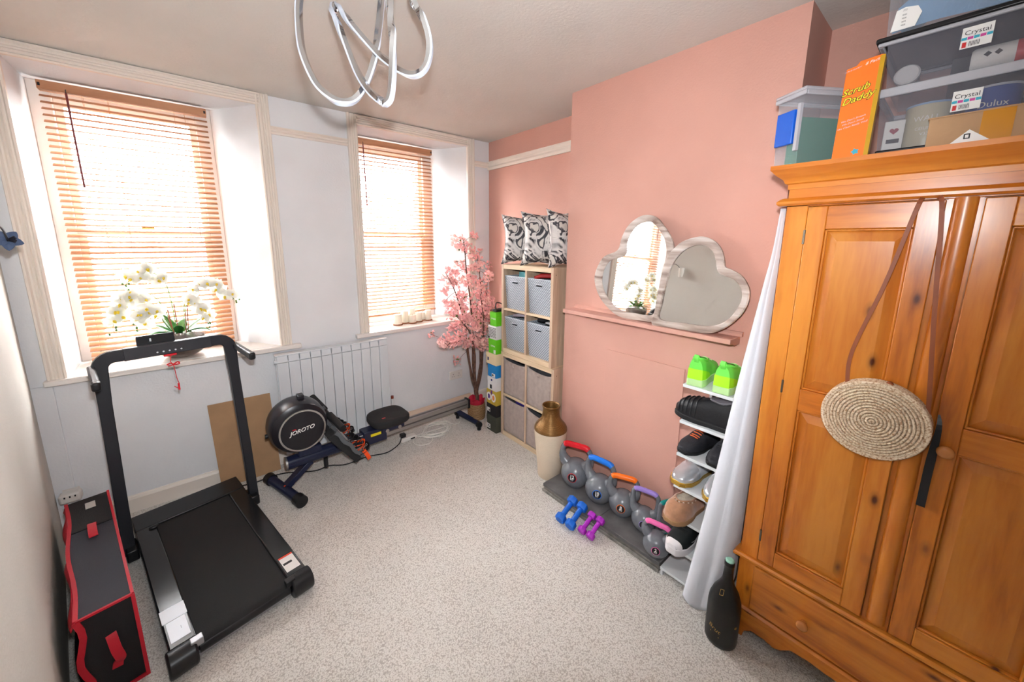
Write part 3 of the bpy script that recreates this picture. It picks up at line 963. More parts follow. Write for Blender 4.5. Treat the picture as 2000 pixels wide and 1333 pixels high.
def fabric_drawer(label, y0, y1, z0, z1, sag, tab=True):
    W, Hh, D = y1 - y0, z1 - z0, .33
    b = thing('fabric_storage_cube', label, 'storage cube', (UX + .002, y0, z0), 0, 'taupe fabric storage cubes')
    def front(u, v):
        top = Hh - sag * (4 * u * (1 - u)) ** .7 * .35 - sag * (1 - u) * .15
        bulge = -.006 * sin(pi * u) * sin(pi * v)
        return (.006 + bulge + .006 * v * v * sin(pi * u), W * u, top * v)
    MB().grid(front, 13, 13).build('front', m_taupe, b, True, solid=.004)
    m = MB()
    m.box(.01, D, 0, .004, 0, Hh - .01).box(.01, D, W - .004, W, 0, Hh - .01).box(D - .004, D, 0, W, 0, Hh - .01).box(.01, D, 0, W, 0, .004)
    m.build('body', m_taupe_in, b)
    if tab:
        MB().sweep(cat_rom([(.002, W * .5, Hh - sag * .4), (-.010, W * .5, Hh - sag * .4 - .012), (-.003, W * .5, Hh - sag * .4 - .030)], 4), [(-.011, -.001), (.011, -.001), (.011, .001), (-.011, .001)], upv=(1, 0, 0)).build('pull_tab', m_taupe, b)
    return b
fabric_drawer('taupe fabric storage cube, lower unit upper row by the shoe boxes', 2.052, 2.312, ZU / 2 + .010, ZU - .05, .06)
fabric_drawer('taupe fabric storage cube, lower unit upper row by the chimney breast', 1.766, 2.026, ZU / 2 + .010, ZU - .048, .07)
fabric_drawer('taupe fabric storage cube, bottom row by the shoe boxes', 2.052, 2.312, .037, ZU / 2 - .022, .045)
fabric_drawer('taupe fabric storage cube, bottom row behind the tall vase', 1.766, 2.026, .037, ZU / 2 - .02, .10)
tag(MB().box(1.93, 1.96, 2.08, 2.19, ZU / 2 - .05, ZU / 2 - .0165).build('folder', mat('indigo_plastic', (58, 44, 140), .4), bevel=.003), 'indigo plastic folder in the bottom fabric cube by the shoe boxes', 'folder')
tag(MB().ball((1.955, 1.88, ZU - .078), (.04, .08, .035), 16, 8).build('cloth', mat('black_fabric', (36, 36, 42), .6), smooth=True), 'black cloth bundle in the fabric cube by the breast', 'cloth')

# ------------------------------------------------------------------ marbled cushions on the unit
m_marble = marble_mat()
def cushion_mesh(S, T):
    def f(side):
        def g(u, v):
            a, b2 = 2 * u - 1, 2 * v - 1
            pin = 1 - .09 * (1 - (abs(a)) ** 3) * 0 
            ea = 1 - .17 * (1 - b2 * b2)
            eb = 1 - .17 * (1 - a * a)
            h = T / 2 * ((1 - a ** 4) * (1 - b2 ** 4)) ** .55
            h += .006 * sin(7 * a + 3 * b2) * (1 - a * a) * (1 - b2 * b2)
            return (a * S / 2 * ea, side * h, b2 * S / 2 * eb + S / 2)
        return g
    m = MB()
    m.grid(f(1), 21, 21)
    m.grid(f(-1), 21, 21)
    return m
def cushion(label, x, y, rz, S, ry=0.0):
    o = thing('cushion', label, 'cushion', (x, y, ZU + .7285), rz, 'marbled cushions on the cube shelf')
    o.rotation_euler = (radians(-5), ry, rz)
    cm = cushion_mesh(S, .13)
    cm.build('cover', m_marble, o, True, 70)
    e = MB()
    for i in range(4):
        pass
    k = S / 2
    P = []
    for q in range(4):
        for i in range(12):
            a = -1 + 2 * i / 12
            e_ = .83 + .17 * a * a
            P.append([(a, -e_), (e_, a), (-a, e_), (-e_, -a)][q])
    MB().tube([(a * k, 0, b2 * k + k) for a, b2 in P], .0035, 6, closed=True).build('piping', m_marble, o, True)
    return o
cushion('marbled black and white cushion nearest the window', 2.035, 2.205, radians(-42), .39)
cushion('marbled black and white cushion standing between its two neighbours', 2.030, 1.962, radians(-42), .40)
cushion('marbled black and white cushion against the chimney breast', 2.075, 1.778, radians(-6), .40)

# ------------------------------------------------------------------ shoe boxes beside the unit
SBX = 1.85
def sbox(label, c, z0, z1, y1, lidc=None, extra=None, depth=.31, y0=2.350):
    o = thing('shoe_box', label, 'box', (SBX, y0, z0 + .0004), 0, 'shoe boxes stacked beside the cube shelf')
    h, W = z1 - z0 - .0008, y1 - y0
    lid_h = h * .36
    MB().box(.002, depth, .002, W - .002, 0, h - .004).build('tray', mat('card_%d_%d_%d' % c, c, .6), o, bevel=.001)
    l = lidc or c
    MB().box(0, depth + .002, 0, W, h - lid_h, h).build('lid', mat('card_lid_%d_%d_%d' % l, l, .6), o, bevel=.0015)
    if extra:
        extra(o, W, h)
    return o
def tagm(o, y0, y1, z0, z1, m=m_paper, nm='label'):
    return MB().box(-.0012, 0, y0, y1, z0, z1).build(nm, m, o)
def ex_olive(o, W, h):
    l = tagm(o, W - .055, W - .008, .02, .06)
    for k in range(2):
        MB().box(-.0016, -.001, W - .05, W - .015, .03 + .014 * k, .036 + .014 * k).build('text_block', m_ink, l)
def ex_black(o, W, h):
    l = tagm(o, W - .05, W - .01, .03, .065)
    MB().box(-.0016, -.001, W - .046, W - .032, .034, .052).build('text_block', m_ink, l)
def ex_circ(o, W, h):
    for yy, c in ((W - .035, (80, 50, 130)), (W - .098, (226, 130, 60))):
        d = MB().prism([(cos(2 * pi * i / 24) * .030, sin(2 * pi * i / 24) * .038) for i in range(24)], lambda a, b2, d, yy=yy: (d, yy + a, h * .52 + b2), -.0024, 0).build('disc_print', m_paper, o)
        MB().prism([(cos(pi * i / 12 + .6) * .016, sin(pi * i / 12 + .6) * .022) for i in range(20)], lambda a, b2, d, yy=yy: (d, yy + a, h * .52 + b2), -.003, -.0022).build('motif', mat('print_%d_%d_%d' % c, c, .5), d)
    MB().box(-.0018, 0, W * .40, W * .55, h * .7, h * .98).build('flash_print', mat('print_purple', (110, 60, 130), .5), o)
def ex_white(o, W, h):
    tagm(o, W * .48, W * .68, h * .12, h * .42, m_ink, 'print')
    MB().prism([(cos(2 * pi * i / 16) * .010, sin(2 * pi * i / 16) * .010) for i in range(16)], lambda a, b2, d: (d, W * .5 + a, h * .78 + b2), -.0015, .0).build('logo_disc', mat('navy_print', (60, 66, 120), .5), o)
def ex_blue(o, W, h):
    l = tagm(o, W * .12, W * .5, .006, h * .34)
    MB().box(-.0016, -.001, W * .3, W * .44, .014, .03).build('text_block', m_ink, l)
def ex_beige(o, W, h):
    tagm(o, W * .72, W * .84, h * .3, h * .58, mat('navy_print', (60, 66, 120), .5), 'print')
def ex_green(o, W, h):
    text('lettering', 'crocs', .026, m_paper, o, lambda a, b2: (-.0006, W * .42 - a, h * .56 + b2), bold=.0006)
def ex_green2(o, W, h):
    ex_green(o, W, h)
    tagm(o, W * .08, W * .32, .006, h * .3)
def ex_dots(o, W, h):
    vsz = MB()
    for i in range(9):
        for j in range(7):
            yy, zz = .008 + (i + (j % 2) * .5) * .0145, .022 + j * .0125
            if yy < W - .006:
                vsz.box(-.001, 0, yy - .0036, yy + .0036, zz - .0042, zz + .0042)
    vsz.build('diamond_print', mat('grey_print', (104, 104, 108), .6), o)
    tagm(o, W - .022, W - .006, .004, .02, m_ink, 'print')
zs = [0, .147, .253, .383, .503, .614, .715, .84, .956, 1.072]
sbox('dark olive shoe box at the bottom of the stack', (70, 72, 62), zs[0], zs[1], 2.487, None, ex_olive)
sbox('black shoe box second from the floor', (34, 32, 34), zs[1], zs[2], 2.485, None, ex_black)
sbox('shoe box printed with white discs and purple motifs', (196, 168, 60), zs[2], zs[3], 2.484, None, ex_circ)
sbox('white shoe box under the bright blue one', (226, 224, 224), zs[3], zs[4], 2.475, None, ex_white)
sbox('bright blue shoe box', (24, 130, 200), zs[4], zs[5], 2.468, None, ex_blue)
sbox('cream shoe box under the lower green box', (236, 216, 176), zs[5], zs[6], 2.492, None, ex_beige)
sbox('lime green shoe box under the dotted box', (98, 200, 20), zs[6], zs[7], 2.456, None, ex_green2)
sbox('white shoe box with grey diamond dots', (226, 226, 224), zs[7], zs[8], 2.462, None, ex_dots)
sbox('lime green shoe box on top of the stack', (98, 200, 20), zs[8], zs[9], 2.436, None, ex_green, y0=2.350)
ck = thing('camera_case', 'small black camera strap and case on the top green box', 'case', (SBX + .02, 2.375, zs[9] + .0008))
MB().box(0, .10, 0, .05, 0, .022).build('case', m_dark, ck, bevel=.004)
MB().tube(cat_rom([(.0, .0, .02), (-.004, .002, .05), (.02, .02, .075), (.08, .03, .06), (.09, .03, .02)], 5), .005, 6).build('strap', m_dark, ck, True)

# ------------------------------------------------------------------ tall vase
vz = thing('floor_vase', 'tall cream floor vase with bronze neck beside the hearth', 'vase', (1.798, 1.664, 0))
t = NT('cream_rope')
mp = t.coords(scale=(1, 1, 1))
wv = t.n('ShaderNodeTexWave', bands_direction='Z', i_Scale=42.0, i_Distortion=1.0, i_Detail=2.0)
t.l(mp, 'Vector', wv, 'Vector')
t.b.inputs['Base Color'].default_value = lin((228, 210, 186))
t.b.inputs['Roughness'].default_value = .8
t.bump(wv, 'Fac', .3, .003)
m_vcream = t.m
t = NT('bronze_glaze')
mp = t.coords()
wv = t.n('ShaderNodeTexWave', bands_direction='Z', i_Scale=60.0, i_Distortion=1.5, i_Detail=2.0)
t.l(mp, 'Vector', wv, 'Vector')
cr = t.ramp(wv, 'Fac', [(.2, (98, 66, 30)), (.8, (152, 112, 58))])
t.l(cr, 'Color', t.b, 'Base Color')
t.b.inputs['Roughness'].default_value = .38
t.b.inputs['Metallic'].default_value = .55
t.bump(wv, 'Fac', .25, .003)
m_bronze = t.m
MB().lathe([(0, 0), (.078, 0), (.083, .006), (.090, .10), (.103, .22), (.112, .31), (.1155, .355)], 48).build('body', m_vcream, vz, True)
MB().lathe([(.1155, .355), (.114, .372), (.104, .390), (.084, .412), (.068, .436), (.061, .465), (.058, .50), (.060, .520), (.064, .528), (.061, .534), (.054, .528), (.050, .50), (.05, .45), (.07, .38)], 48, cap=False).build('neck', m_bronze, vz, True)

# ------------------------------------------------------------------ kettlebells
t = NT('grey_vinyl')
mp = t.coords()
n0 = t.n('ShaderNodeTexNoise', i_Scale=26.0, i_Detail=3.0)
t.l(mp, 'Vector', n0, 'Vector')
cr = t.ramp(n0, 'Fac', [(.3, (104, 108, 114)), (.7, (118, 122, 128))])
t.l(cr, 'Color', t.b, 'Base Color')
t.b.inputs['Roughness'].default_value = .27
m_kb = t.m
def kettlebell(label, num, x, y, rz, R, H, hue, z=HZ):
    o = thing('kettlebell', label, 'kettlebell', (x, y, z), rz, 'kettlebells on the hearth')
    zc = R * .90
    prof = [(R * .55, 0)]
    for i in range(1, 17):
        a = -pi / 2 + radians(26) + (pi - radians(26)) * i / 16
        prof.append((R * cos(a) if i < 16 else 0, zc + R * sin(a)))
    MB().lathe(prof, 36).build('body', m_kb, o, True, 50)
    ht = H - .016
    hwid = R * .98
    rb = R * .18
    zt = ht - rb * .2
    # horns
    for s_ in (-1, 1):
        P = cat_rom([(0, s_ * R * .50, zc + R * .45), (0, s_ * R * .84, zc + R * .80), (0, s_ * hwid, zc + R * 1.2), (0, s_ * hwid * .98, zt - R * .32), (0, s_ * hwid * .80, zt - R * .02)], 5)
        n = len(P)
        MB().tube(P, [R * .46 + (rb - R * .46) * min(1, (i / (n - 1)) * 1.5) for i in range(n)], 14).build('horn', m_kb, o, True, 60)
    P = cat_rom([(0, -hwid * .84, zt - R * .06), (0, -hwid * .70, zt + R * .03), (0, -hwid * .4, zt + R * .06), (0, hwid * .4, zt + R * .06), (0, hwid * .70, zt + R * .03), (0, hwid * .84, zt - R * .06)], 4)
    MB().tube(P, rb * 1.12, 14).build('grip', hue, o, True, 70)
    # round badge on the flank that looks into the room
    az, el, aw = radians(205) - rz, radians(8), .036 / .095
    def onb(a, b2, lift):
        A, B = az + a / (R * cos(el)), el + b2 / R
        rr = R + lift
        return (rr * cos(A) * cos(B), rr * sin(A) * cos(B), zc + rr * sin(B))
    br = R * .31
    def cap_(r, lift):
        m = MB()
        ring = [onb(r * cos(2 * pi * i / 28), r * sin(2 * pi * i / 28), lift) for i in range(28)]
        mid = [onb(r * .5 * cos(2 * pi * i / 28), r * .5 * sin(2 * pi * i / 28), lift) for i in range(28)]
        m.add(ring + mid + [onb(0, 0, lift)], [(i, (i + 1) % 28, 28 + (i + 1) % 28, 28 + i) for i in range(28)] + [(28 + i, 28 + (i + 1) % 28, 56) for i in range(28)])
        return m
    bd = cap_(br, .0010).build('badge_ring', hue, o, True)
    cap_(br * .88, .0018).build('badge', m_black, bd, True)
    text('lettering', num, br * .95, m_paper, bd, lambda a, b2: onb(a, b2 + br * .26, .0028), bold=.0008)
    text('lettering', 'KG', br * .5, m_paper, bd, lambda a, b2: onb(a, b2 - br * .24, .0028), bold=.0004)
    text('lettering', '-------', br * .26, m_paper, bd, lambda a, b2: onb(a, b2 - br * .56, .0028))
    return o
hue = lambda n, c: mat(n, c, .3)
k_red, k_blue, k_or = hue('red_grip', (214, 26, 40)), hue('blue_grip', (24, 118, 224)), hue('orange_grip', (250, 118, 24))
k_lil, k_teal, k_pink = hue('lilac_grip', (150, 128, 206)), hue('teal_grip', (0, 140, 132)), hue('pink_grip', (240, 112, 178))
kettlebell('grey kettlebell with red handle', '12', 1.795, 1.425, radians(20), .096, .292, k_red)
kettlebell('grey kettlebell with bright blue handle', '10', 1.790, 1.228, radians(7), .089, .283, k_blue)
kettlebell('grey kettlebell with orange handle', '8', 1.798, 1.070, radians(26), .079, .250, k_or)
kettlebell('grey kettlebell with lilac handle', '6', 1.787, .924, radians(15), .069, .250, k_lil)
kettlebell('grey kettlebell with pink handle', '2', 1.676, .790, radians(12), .066, .188, k_pink)
kettlebell('grey kettlebell with teal handle half hidden by the slippers', '4', 1.812, .806, radians(68), .057, .245, k_teal)

# ------------------------------------------------------------------ dumbbells against the hearth edge
def dumbbell(label, a, b, R, m, grp):
    a, b = V(a), V(b)
    d = b - a
    L = d.length
    o = thing('dumbbell', label, 'dumbbell', a, 0, grp)
    o.rotation_euler = d.to_track_quat('X', 'Z').to_euler()
    for k, x0 in enumerate((-L * .16, L - L * .16)):
        q = MB()
        for s_ in range(1):
            n = 6
            ring = lambda x, r: [(x, r * cos(2 * pi * i / n + pi / 6), r * sin(2 * pi * i / n + pi / 6)) for i in range(n)]
            w_ = L * .32
            rs = ring(x0, R * .9) + ring(x0 + w_ * .15, R) + ring(x0 + w_ * .85, R) + ring(x0 + w_, R * .9)
            fs = [(j * n + i, j * n + (i + 1) % n, (j + 1) * n + (i + 1) % n, (j + 1) * n + i) for j in range(3) for i in range(n)]
            q.add(rs, fs + [tuple(range(n)), tuple(range(3 * n, 4 * n))])
        q.build('head', m, o, bevel=.004)
    MB().tube([(L * .1, 0, 0), (L * .3, 0, 0), (L * .5, 0, 0), (L * .7, 0, 0), (L * .9, 0, 0)], [R * .5, R * .47, R * .5, R * .47, R * .5], 12).build('grip', m, o, True)
    return o
m_dbl = mat('blue_vinyl', (22, 108, 214), .42)
m_dpu = mat('purple_vinyl', (176, 40, 190), .42)
dumbbell('blue dumbbell leaning on the hearth edge nearer the vase', (1.508, 1.292, .034), (1.625, 1.304, .082), .033, m_dbl, 'dumbbells leaning on the hearth')
dumbbell('blue dumbbell leaning on the hearth edge next to the purple pair', (1.512, 1.220, .034), (1.628, 1.232, .082), .033, m_dbl, 'dumbbells leaning on the hearth')
dumbbell('purple dumbbell next to the blue pair', (1.535, 1.154, .028), (1.625, 1.156, .074), .026, m_dpu, 'dumbbells leaning on the hearth')
dumbbell('purple dumbbell farthest from the vase', (1.538, 1.098, .028), (1.628, 1.100, .074), .026, m_dpu, 'dumbbells leaning on the hearth')

# ------------------------------------------------------------------ heart mirrors on the mantel
m_mirror = mat('mirror_glass', (236, 238, 236), .02, 1.0)
m_drift = grainwood('whitewashed_wood', (128, 106, 96), (186, 170, 160), (220, 212, 206), 'Y', 26, .7)
def heart(label, p0, e1, e2, nrm, O, I, thick=.014):
    o = thing('heart_mirror', label, 'mirror', p0, 0, 'heart mirrors on the mantel')
    e1, e2, nrm = V(e1), V(e2), V(nrm)
    Oc = cat_rom([(a, b2, 0) for a, b2 in O], 5, True)
    Ic = cat_rom([(a, b2, 0) for a, b2 in I], 5, True)
    N = 120
    def resamp(P):
        P = P + [P[0]]
        L = [0]
        for i in range(1, len(P)):
            L.append(L[-1] + (P[i] - P[i - 1]).length)
        out, j = [], 0
        for k in range(N):
            d = L[-1] * k / N
            while L[j + 1] < d:
                j += 1
            f = (d - L[j]) / max(1e-9, L[j + 1] - L[j])
            out.append(P[j].lerp(P[j + 1], f))
        return out
    Ip = resamp(Ic)
    # outer point for each inner point: nearest-angle match
    Op = resamp(Oc)
    best = min(range(N), key=lambda s_: sum((Ip[i] - Op[(i + s_) % N]).length_squared for i in range(0, N, 4)))
    Op = Op[best:] + Op[:best]
    to = lambda p, h: e1 * p.x + e2 * p.y + nrm * h
    m = MB()
    rows = [[to(p, 0) for p in Op], [to(p, thick) for p in Op], [to(p * .8 + q * .2, thick + .004) for p, q in zip(Op, Ip)], [to(p * .2 + q * .8, thick + .003) for p, q in zip(Op, Ip)], [to(q, thick - .002) for q in Ip], [to(q, 0) for q in Ip]]
    vs = [v for r_ in rows for v in r_]
    fs = []
    for j in range(6):
        for i in range(N):
            k = (i + 1) % N
            jj = (j + 1) % 6
            fs.append((j * N + i, j * N + k, jj * N + k, jj * N + i))
    m.add(vs, fs)
    m.build('frame', m_drift, o, True, 35)
    g = MB()
    g.add([to(q, .005) for q in Ip], [tuple(range(N))])
    bm_me = g.build('glass', m_mirror, o)
    return o
RO = [(0.204, 0.020), (0.196, 0.107), (0.189, 0.205), (0.179, 0.310), (0.160, 0.385), (0.125, 0.432), (0.083, 0.465), (0.010, 0.485), (-0.044, 0.471), (-0.086, 0.434), (-0.109, 0.381), (-0.116, 0.345), (-0.145, 0.334), (-0.191, 0.308), (-0.222, 0.263), (-0.231, 0.229), (-0.227, 0.181), (-0.207, 0.131), (-0.170, 0.082), (-0.125, 0.043), (-0.069, 0.022), (0.024, 0.020), (0.125, 0.019)]
RI = [(0.165, 0.055), (0.163, 0.139), (0.155, 0.222), (0.139, 0.319), (0.112, 0.380), (0.072, 0.423), (0.018, 0.445), (-0.031, 0.434), (-0.061, 0.404), (-0.076, 0.355), (-0.089, 0.319), (-0.116, 0.305), (-0.162, 0.288), (-0.193, 0.249), (-0.201, 0.208), (-0.188, 0.158), (-0.157, 0.105), (-0.116, 0.073), (-0.059, 0.057), (0.041, 0.054)]
LO = [(-0.057, 0.030), (0.043, 0.015), (0.181, 0.010), (0.276, 0.047), (0.359, 0.109), (0.407, 0.187), (0.414, 0.245), (0.393, 0.304), (0.346, 0.363), (0.250, 0.401), (0.228, 0.473), (0.197, 0.532), (0.147, 0.574), (0.081, 0.596), (0.013, 0.582), (-0.039, 0.539), (-0.084, 0.485), (-0.111, 0.435), (-0.114, 0.372), (-0.109, 0.291), (-0.098, 0.201), (-0.079, 0.108)]
LI = [(-0.029, 0.059), (0.083, 0.050), (0.186, 0.053), (0.272, 0.096), (0.333, 0.162), (0.351, 0.225), (0.337, 0.291), (0.291, 0.341), (0.187, 0.376), (0.186, 0.443), (0.157, 0.509), (0.109, 0.548), (0.042, 0.556), (-0.011, 0.520), (-0.057, 0.458), (-0.073, 0.398), (-0.068, 0.316), (-0.061, 0.218), (-0.053, 0.126)]
def basis(yw, tl):
    y_, t_ = radians(yw), radians(tl)
    n_ = V(-cos(y_) * cos(t_), sin(y_) * cos(t_), sin(t_))
    a = V(sin(y_), cos(y_), 0)
    b2 = n_.cross(a)
    return n_, a, (b2 if b2.z > 0 else -b2)
n_, a_, b_ = basis(-1.5, 3.6)
heart('whitewashed heart mirror in front, nearer the wardrobe', (1.874, .80, 1.1935), a_, b_, n_, RO, RI)
n_, a_, b_ = basis(7.3, 3.0)
heart('whitewashed heart mirror behind, reflecting the window', (1.890, 1.05, 1.2010), a_, b_, n_, LO, LI, .008)

# ------------------------------------------------------------------ shoe rack
m_lam = mat('white_laminate', (226, 230, 232), .35)
RY0, RY1, RX0, RX1 = .475, .738, 1.645, 1.955
rk = thing('shoe_rack', 'slim white shoe rack between the hearth and the wardrobe', 'shoe rack', (0, 0, 0))
rk.location = (RX0, RY0, 0)
SH = [1.018, .842, .678, .514, .350, .186]
RD, RW = RX1 - RX0, RY1 - RY0
for i, z in enumerate(SH):
    MB().box(0, RD, 0, RW - .020, z - .014, z).build('shelf_board', m_lam, rk, bevel=.001)
MB().box(-.012, RD, .02, RW + .002, .030, .044).build('base_board', m_lam, rk, bevel=.001)
for yy in (.022, RW - .012):
    MB().box(-.010, RD, yy, yy + .012, 0, .030).build('foot_rail', m_lam, rk, bevel=.001)
for yy in (.01, RW - .055):
    for a, b in ((.255, .305),):
        MB().box(a, b, yy, yy + .012, .044, 1.004).build('upright', m_lam, rk, bevel=.001)

# ------------------------------------------------------------------ shoes
def interp(tab, t):
    for (a, va), (b, vb) in zip(tab, tab[1:]):
        if t <= b:
            f = (t - a) / (b - a)
            f = f * f * (3 - 2 * f)
            return va + (vb - va) * f
    return tab[-1][1]
WT = [(0, .62), (.12, .80), (.35, .82), (.62, 1.0), (.80, .96), (.92, .74), (1.0, .38)]
def shoe(label, cat, loc, rz, L, W, Hh, m_up, m_sole, m_in, sole_h=.028, HT=None, toe=None, open_=(.04, .46), extra=None, tab=True, grp=None, collar=None, lace=True):
    # heel at the origin, toe along +x
    o = thing('shoe', label, cat, loc, rz, grp)
    HT = HT or [(0, .96), (.10, 1.0), (.30, .90), (.48, .72), (.66, .52), (.85, .40), (1.0, .20)]
    hw = W / 2
    N, K = 26, 18
    def xy(t, k):
        return L * (t - .004) if k is None else L * t
    def sect(t, grow=1.0):
        return hw * interp(WT, t) * grow
    def ring(t, z0, z1, p=.62, grow=1.0):
        w_ = sect(t, grow)
        out = []
        for i in range(K + 1):
            a = pi * i / K
            cx, sx = cos(a), sin(a)
            out.append((L * t, w_ * (abs(cx) ** p) * (1 if cx >= 0 else -1), z0 + (z1 - z0) * (sx ** .75)))
        return out
    # upper
    ts = [i / (N - 1) for i in range(N)]
    vs, fs = [], []
    for t_ in ts:
        vs += ring(t_, sole_h * .8, sole_h + (Hh - sole_h) * interp(HT, t_))
    for i in range(N - 1):
        for k in range(K):
            fs.append((i * (K + 1) + k, i * (K + 1) + k + 1, (i + 1) * (K + 1) + k + 1, (i + 1) * (K + 1) + k))
    fs += [tuple(range(K + 1)), tuple(range((N - 1) * (K + 1), N * (K + 1)))]
    MB().add(vs, fs).build('upper', m_up, o, True, 60)
    if toe is not None:
        vs, fs = [], []
        tt = [toe[1] + (1.006 - toe[1]) * i / 7 for i in range(8)]
        for t_ in tt:
            vs += [(x + (.001), y * 1.02, z + .0015) for x, y, z in ring(min(t_, 1.0), sole_h * .8, sole_h + (Hh - sole_h) * interp(HT, min(t_, 1.0)) * 1.01)]
        for i in range(7):
            for k in range(K):
                fs.append((i * (K + 1) + k, i * (K + 1) + k + 1, (i + 1) * (K + 1) + k + 1, (i + 1) * (K + 1) + k))
        fs.append(tuple(range(7 * (K + 1), 8 * (K + 1))))
        MB().add(vs, fs).build('toe_cap', toe[0], o, True, 60)
    # sole
    out = [(L * (t_ * 1.025 - .012), sect(t_, 1.06)) for t_ in [i / 20 for i in range(21)]]
    poly = out + [(a, -b) for a, b in reversed(out)]
    MB().prism(poly, lambda a, b, d: (a, b, d + .10 * max(0, a / L - .78) ** 2 * L * 1.6), 0, sole_h).build('sole', m_sole, o, True, 40, bevel=.004)
    # opening with collar
    a0, a1 = open_
    c0 = (a0 + a1) / 2
    def topz(t_, y):
        w_ = sect(t_)
        q = min(1, abs(y) / max(w_, 1e-5)) ** (1 / .62)
        return sole_h + (Hh - sole_h) * interp(HT, t_) * ((1 - q * q) ** .5) ** .75
    def rim(f, lift):
        P = []
        for i in range(28):
            a = 2 * pi * i / 28
            t_ = c0 + (a1 - a0) / 2 * f * cos(a)
            y = sect(t_) * .66 * f * sin(a)
            P.append((L * t_, y, topz(t_, y) + lift))
        return P
    P = rim(1.0, .002)
    MB().add(P + rim(.5, .0025) + [(L * c0, 0, topz(c0, 0) + .0025)], [(i, (i + 1) % 28, 28 + (i + 1) % 28, 28 + i) for i in range(28)] + [(28 + i, 28 + (i + 1) % 28, 56) for i in range(28)]).build('lining', m_in, o, True)
    MB().tube(P, .0055, 8, closed=True).build('collar', collar or m_up, o, True)
    if tab:
        MB().sweep(cat_rom([(.004, 0, Hh * .86), (-.010, 0, Hh * 1.03), (-.006, 0, Hh * 1.16), (.006, 0, Hh * 1.12), (.012, 0, Hh * .98)], 4), [(-.009, -.0014), (.009, -.0014), (.009, .0014), (-.009, .0014)], upv=(1, 0, 0)).build('heel_tab', collar or m_up, o, True)
    if lace:
        for i in range(4):
            t_ = a1 + .04 + .055 * i
            w_ = sect(t_) * .42
            MB().tube(cat_rom([(L * t_, -w_, topz(t_, w_) + .002), (L * (t_ + .012), 0, topz(t_, 0) + .005), (L * t_, w_, topz(t_, w_) + .002)], 4), .0026, 6).build('lace', collar or m_sole, o, True)
    if extra:
        extra(o, ring, L, Hh, sect, topz)
    return o
m_neon = mat('neon_mesh', (178, 250, 40), .5, bump=.2, bs=400)
m_neon2 = mat('neon_green', (120, 236, 90), .5)
m_neons = mat('pale_green_foam', (190, 232, 160), .6)
m_neonin = mat('green_lining', (58, 138, 52), .7)
def neon_extra(o, ring, L, Hh, sect, topz):
    vs, fs = [], []
    for t_ in (.0, .06, .14, .24):
        vs += [(x - .0008, y * 1.03, z + .001) for x, y, z in ring(t_, .036, .036 + Hh * .34)]
    K = 18
    for i in range(3):
        for k in range(K):
            fs.append((i * 19 + k, i * 19 + k + 1, (i + 1) * 19 + k + 1, (i + 1) * 19 + k))
    m = MB()
    # heel wrap: two flanks and the back
    for s_ in (1, -1):
        m.grid(lambda u, v, s_=s_: (-.002 + .085 * u, s_ * sect(.002 + .33 * u) * (1.03 - .05 * v), .034 + Hh * .38 * v * (1 - .6 * u)), 9, 5)
    m.grid(lambda u, v: (-.003 - .003 * sin(pi * u), (u - .5) * 2 * sect(0.0) * (1.03 - .05 * v), .034 + Hh * .38 * v), 7, 5)
    m.build('heel_counter', m_neon, o, True)
PH = pi  # toes toward the wall
g_ne = 'neon running shoes on the top shelf'
shoe('neon green running shoe on the top shelf nearer the fireplace', 'shoe', (1.652, .672, SH[0] + .0005), radians(8), .265, .096, .125, m_neon2, m_neons, m_neonin, .036, extra=neon_extra, grp=g_ne)
shoe('neon green running shoe on the top shelf next to the white sheet', 'shoe', (1.648, .562, SH[0] + .0005), radians(2), .265, .096, .125, m_neon2, m_neons, m_neonin, .036, extra=neon_extra, grp=g_ne)
m_blk = mat('black_leather', (30, 31, 34), .38, bump=.12, bs=120)
m_blks = mat('black_rubber', (22, 22, 24), .6)
m_gry = mat('grey_lining', (104, 100, 106), .8)
def ribs(o, ring, L, Hh, sect, topz):
    for i in range(5):
        t_ = .62 + .075 * i
        P = [(x, y * 1.01, z + .001) for x, y, z in ring(t_, .03, .026 + (Hh - .026) * interp([(0, .96), (.10, 1.0), (.30, .90), (.48, .80), (.66, .70), (.85, .58), (1.0, .25)], t_))]
        MB().tube(P, .003, 6).build('ridge', m_blk, o, True)
shoe('chunky black leather shoe lying lengthways on the second shelf', 'shoe', (1.705, .488, SH[1] + .0005), radians(88), .275, .105, .142, m_blk, m_blks, m_gry, .024, HT=[(0, .96), (.10, 1.0), (.30, .90), (.48, .80), (.66, .70), (.85, .58), (1.0, .25)], extra=ribs, collar=m_gry, lace=False)
m_char = mat('charcoal_mesh', (38, 38, 44), .7, bump=.25, bs=260)
m_wine = mat('wine_lining', (90, 30, 44), .7)
g_ch = 'charcoal trainers on the third shelf'
shoe('charcoal trainer with orange heel loop on the third shelf', 'shoe', (1.885, .648, SH[2] + .0005), radians(168), .24, .095, .105, m_char, m_blks, m_wine, .018, grp=g_ch, collar=mat('orange_tab', (214, 96, 40), .6))
shoe('charcoal trainer on the third shelf half behind the sheet', 'shoe', (1.885, .545, SH[2] + .0005), radians(176), .24, .095, .105, m_char, m_blks, m_wine, .018, grp=g_ch)
m_silver = mat('silver_patent', (214, 218, 224), .22, .6)
m_gold = mat('gold_glitter', (206, 166, 70), .3, .8, bump=.4, bs=400)
m_wgrey = mat('pale_grey_leather', (206, 209, 214), .4)
g_si = 'silver and gold shoes on the fourth shelf'
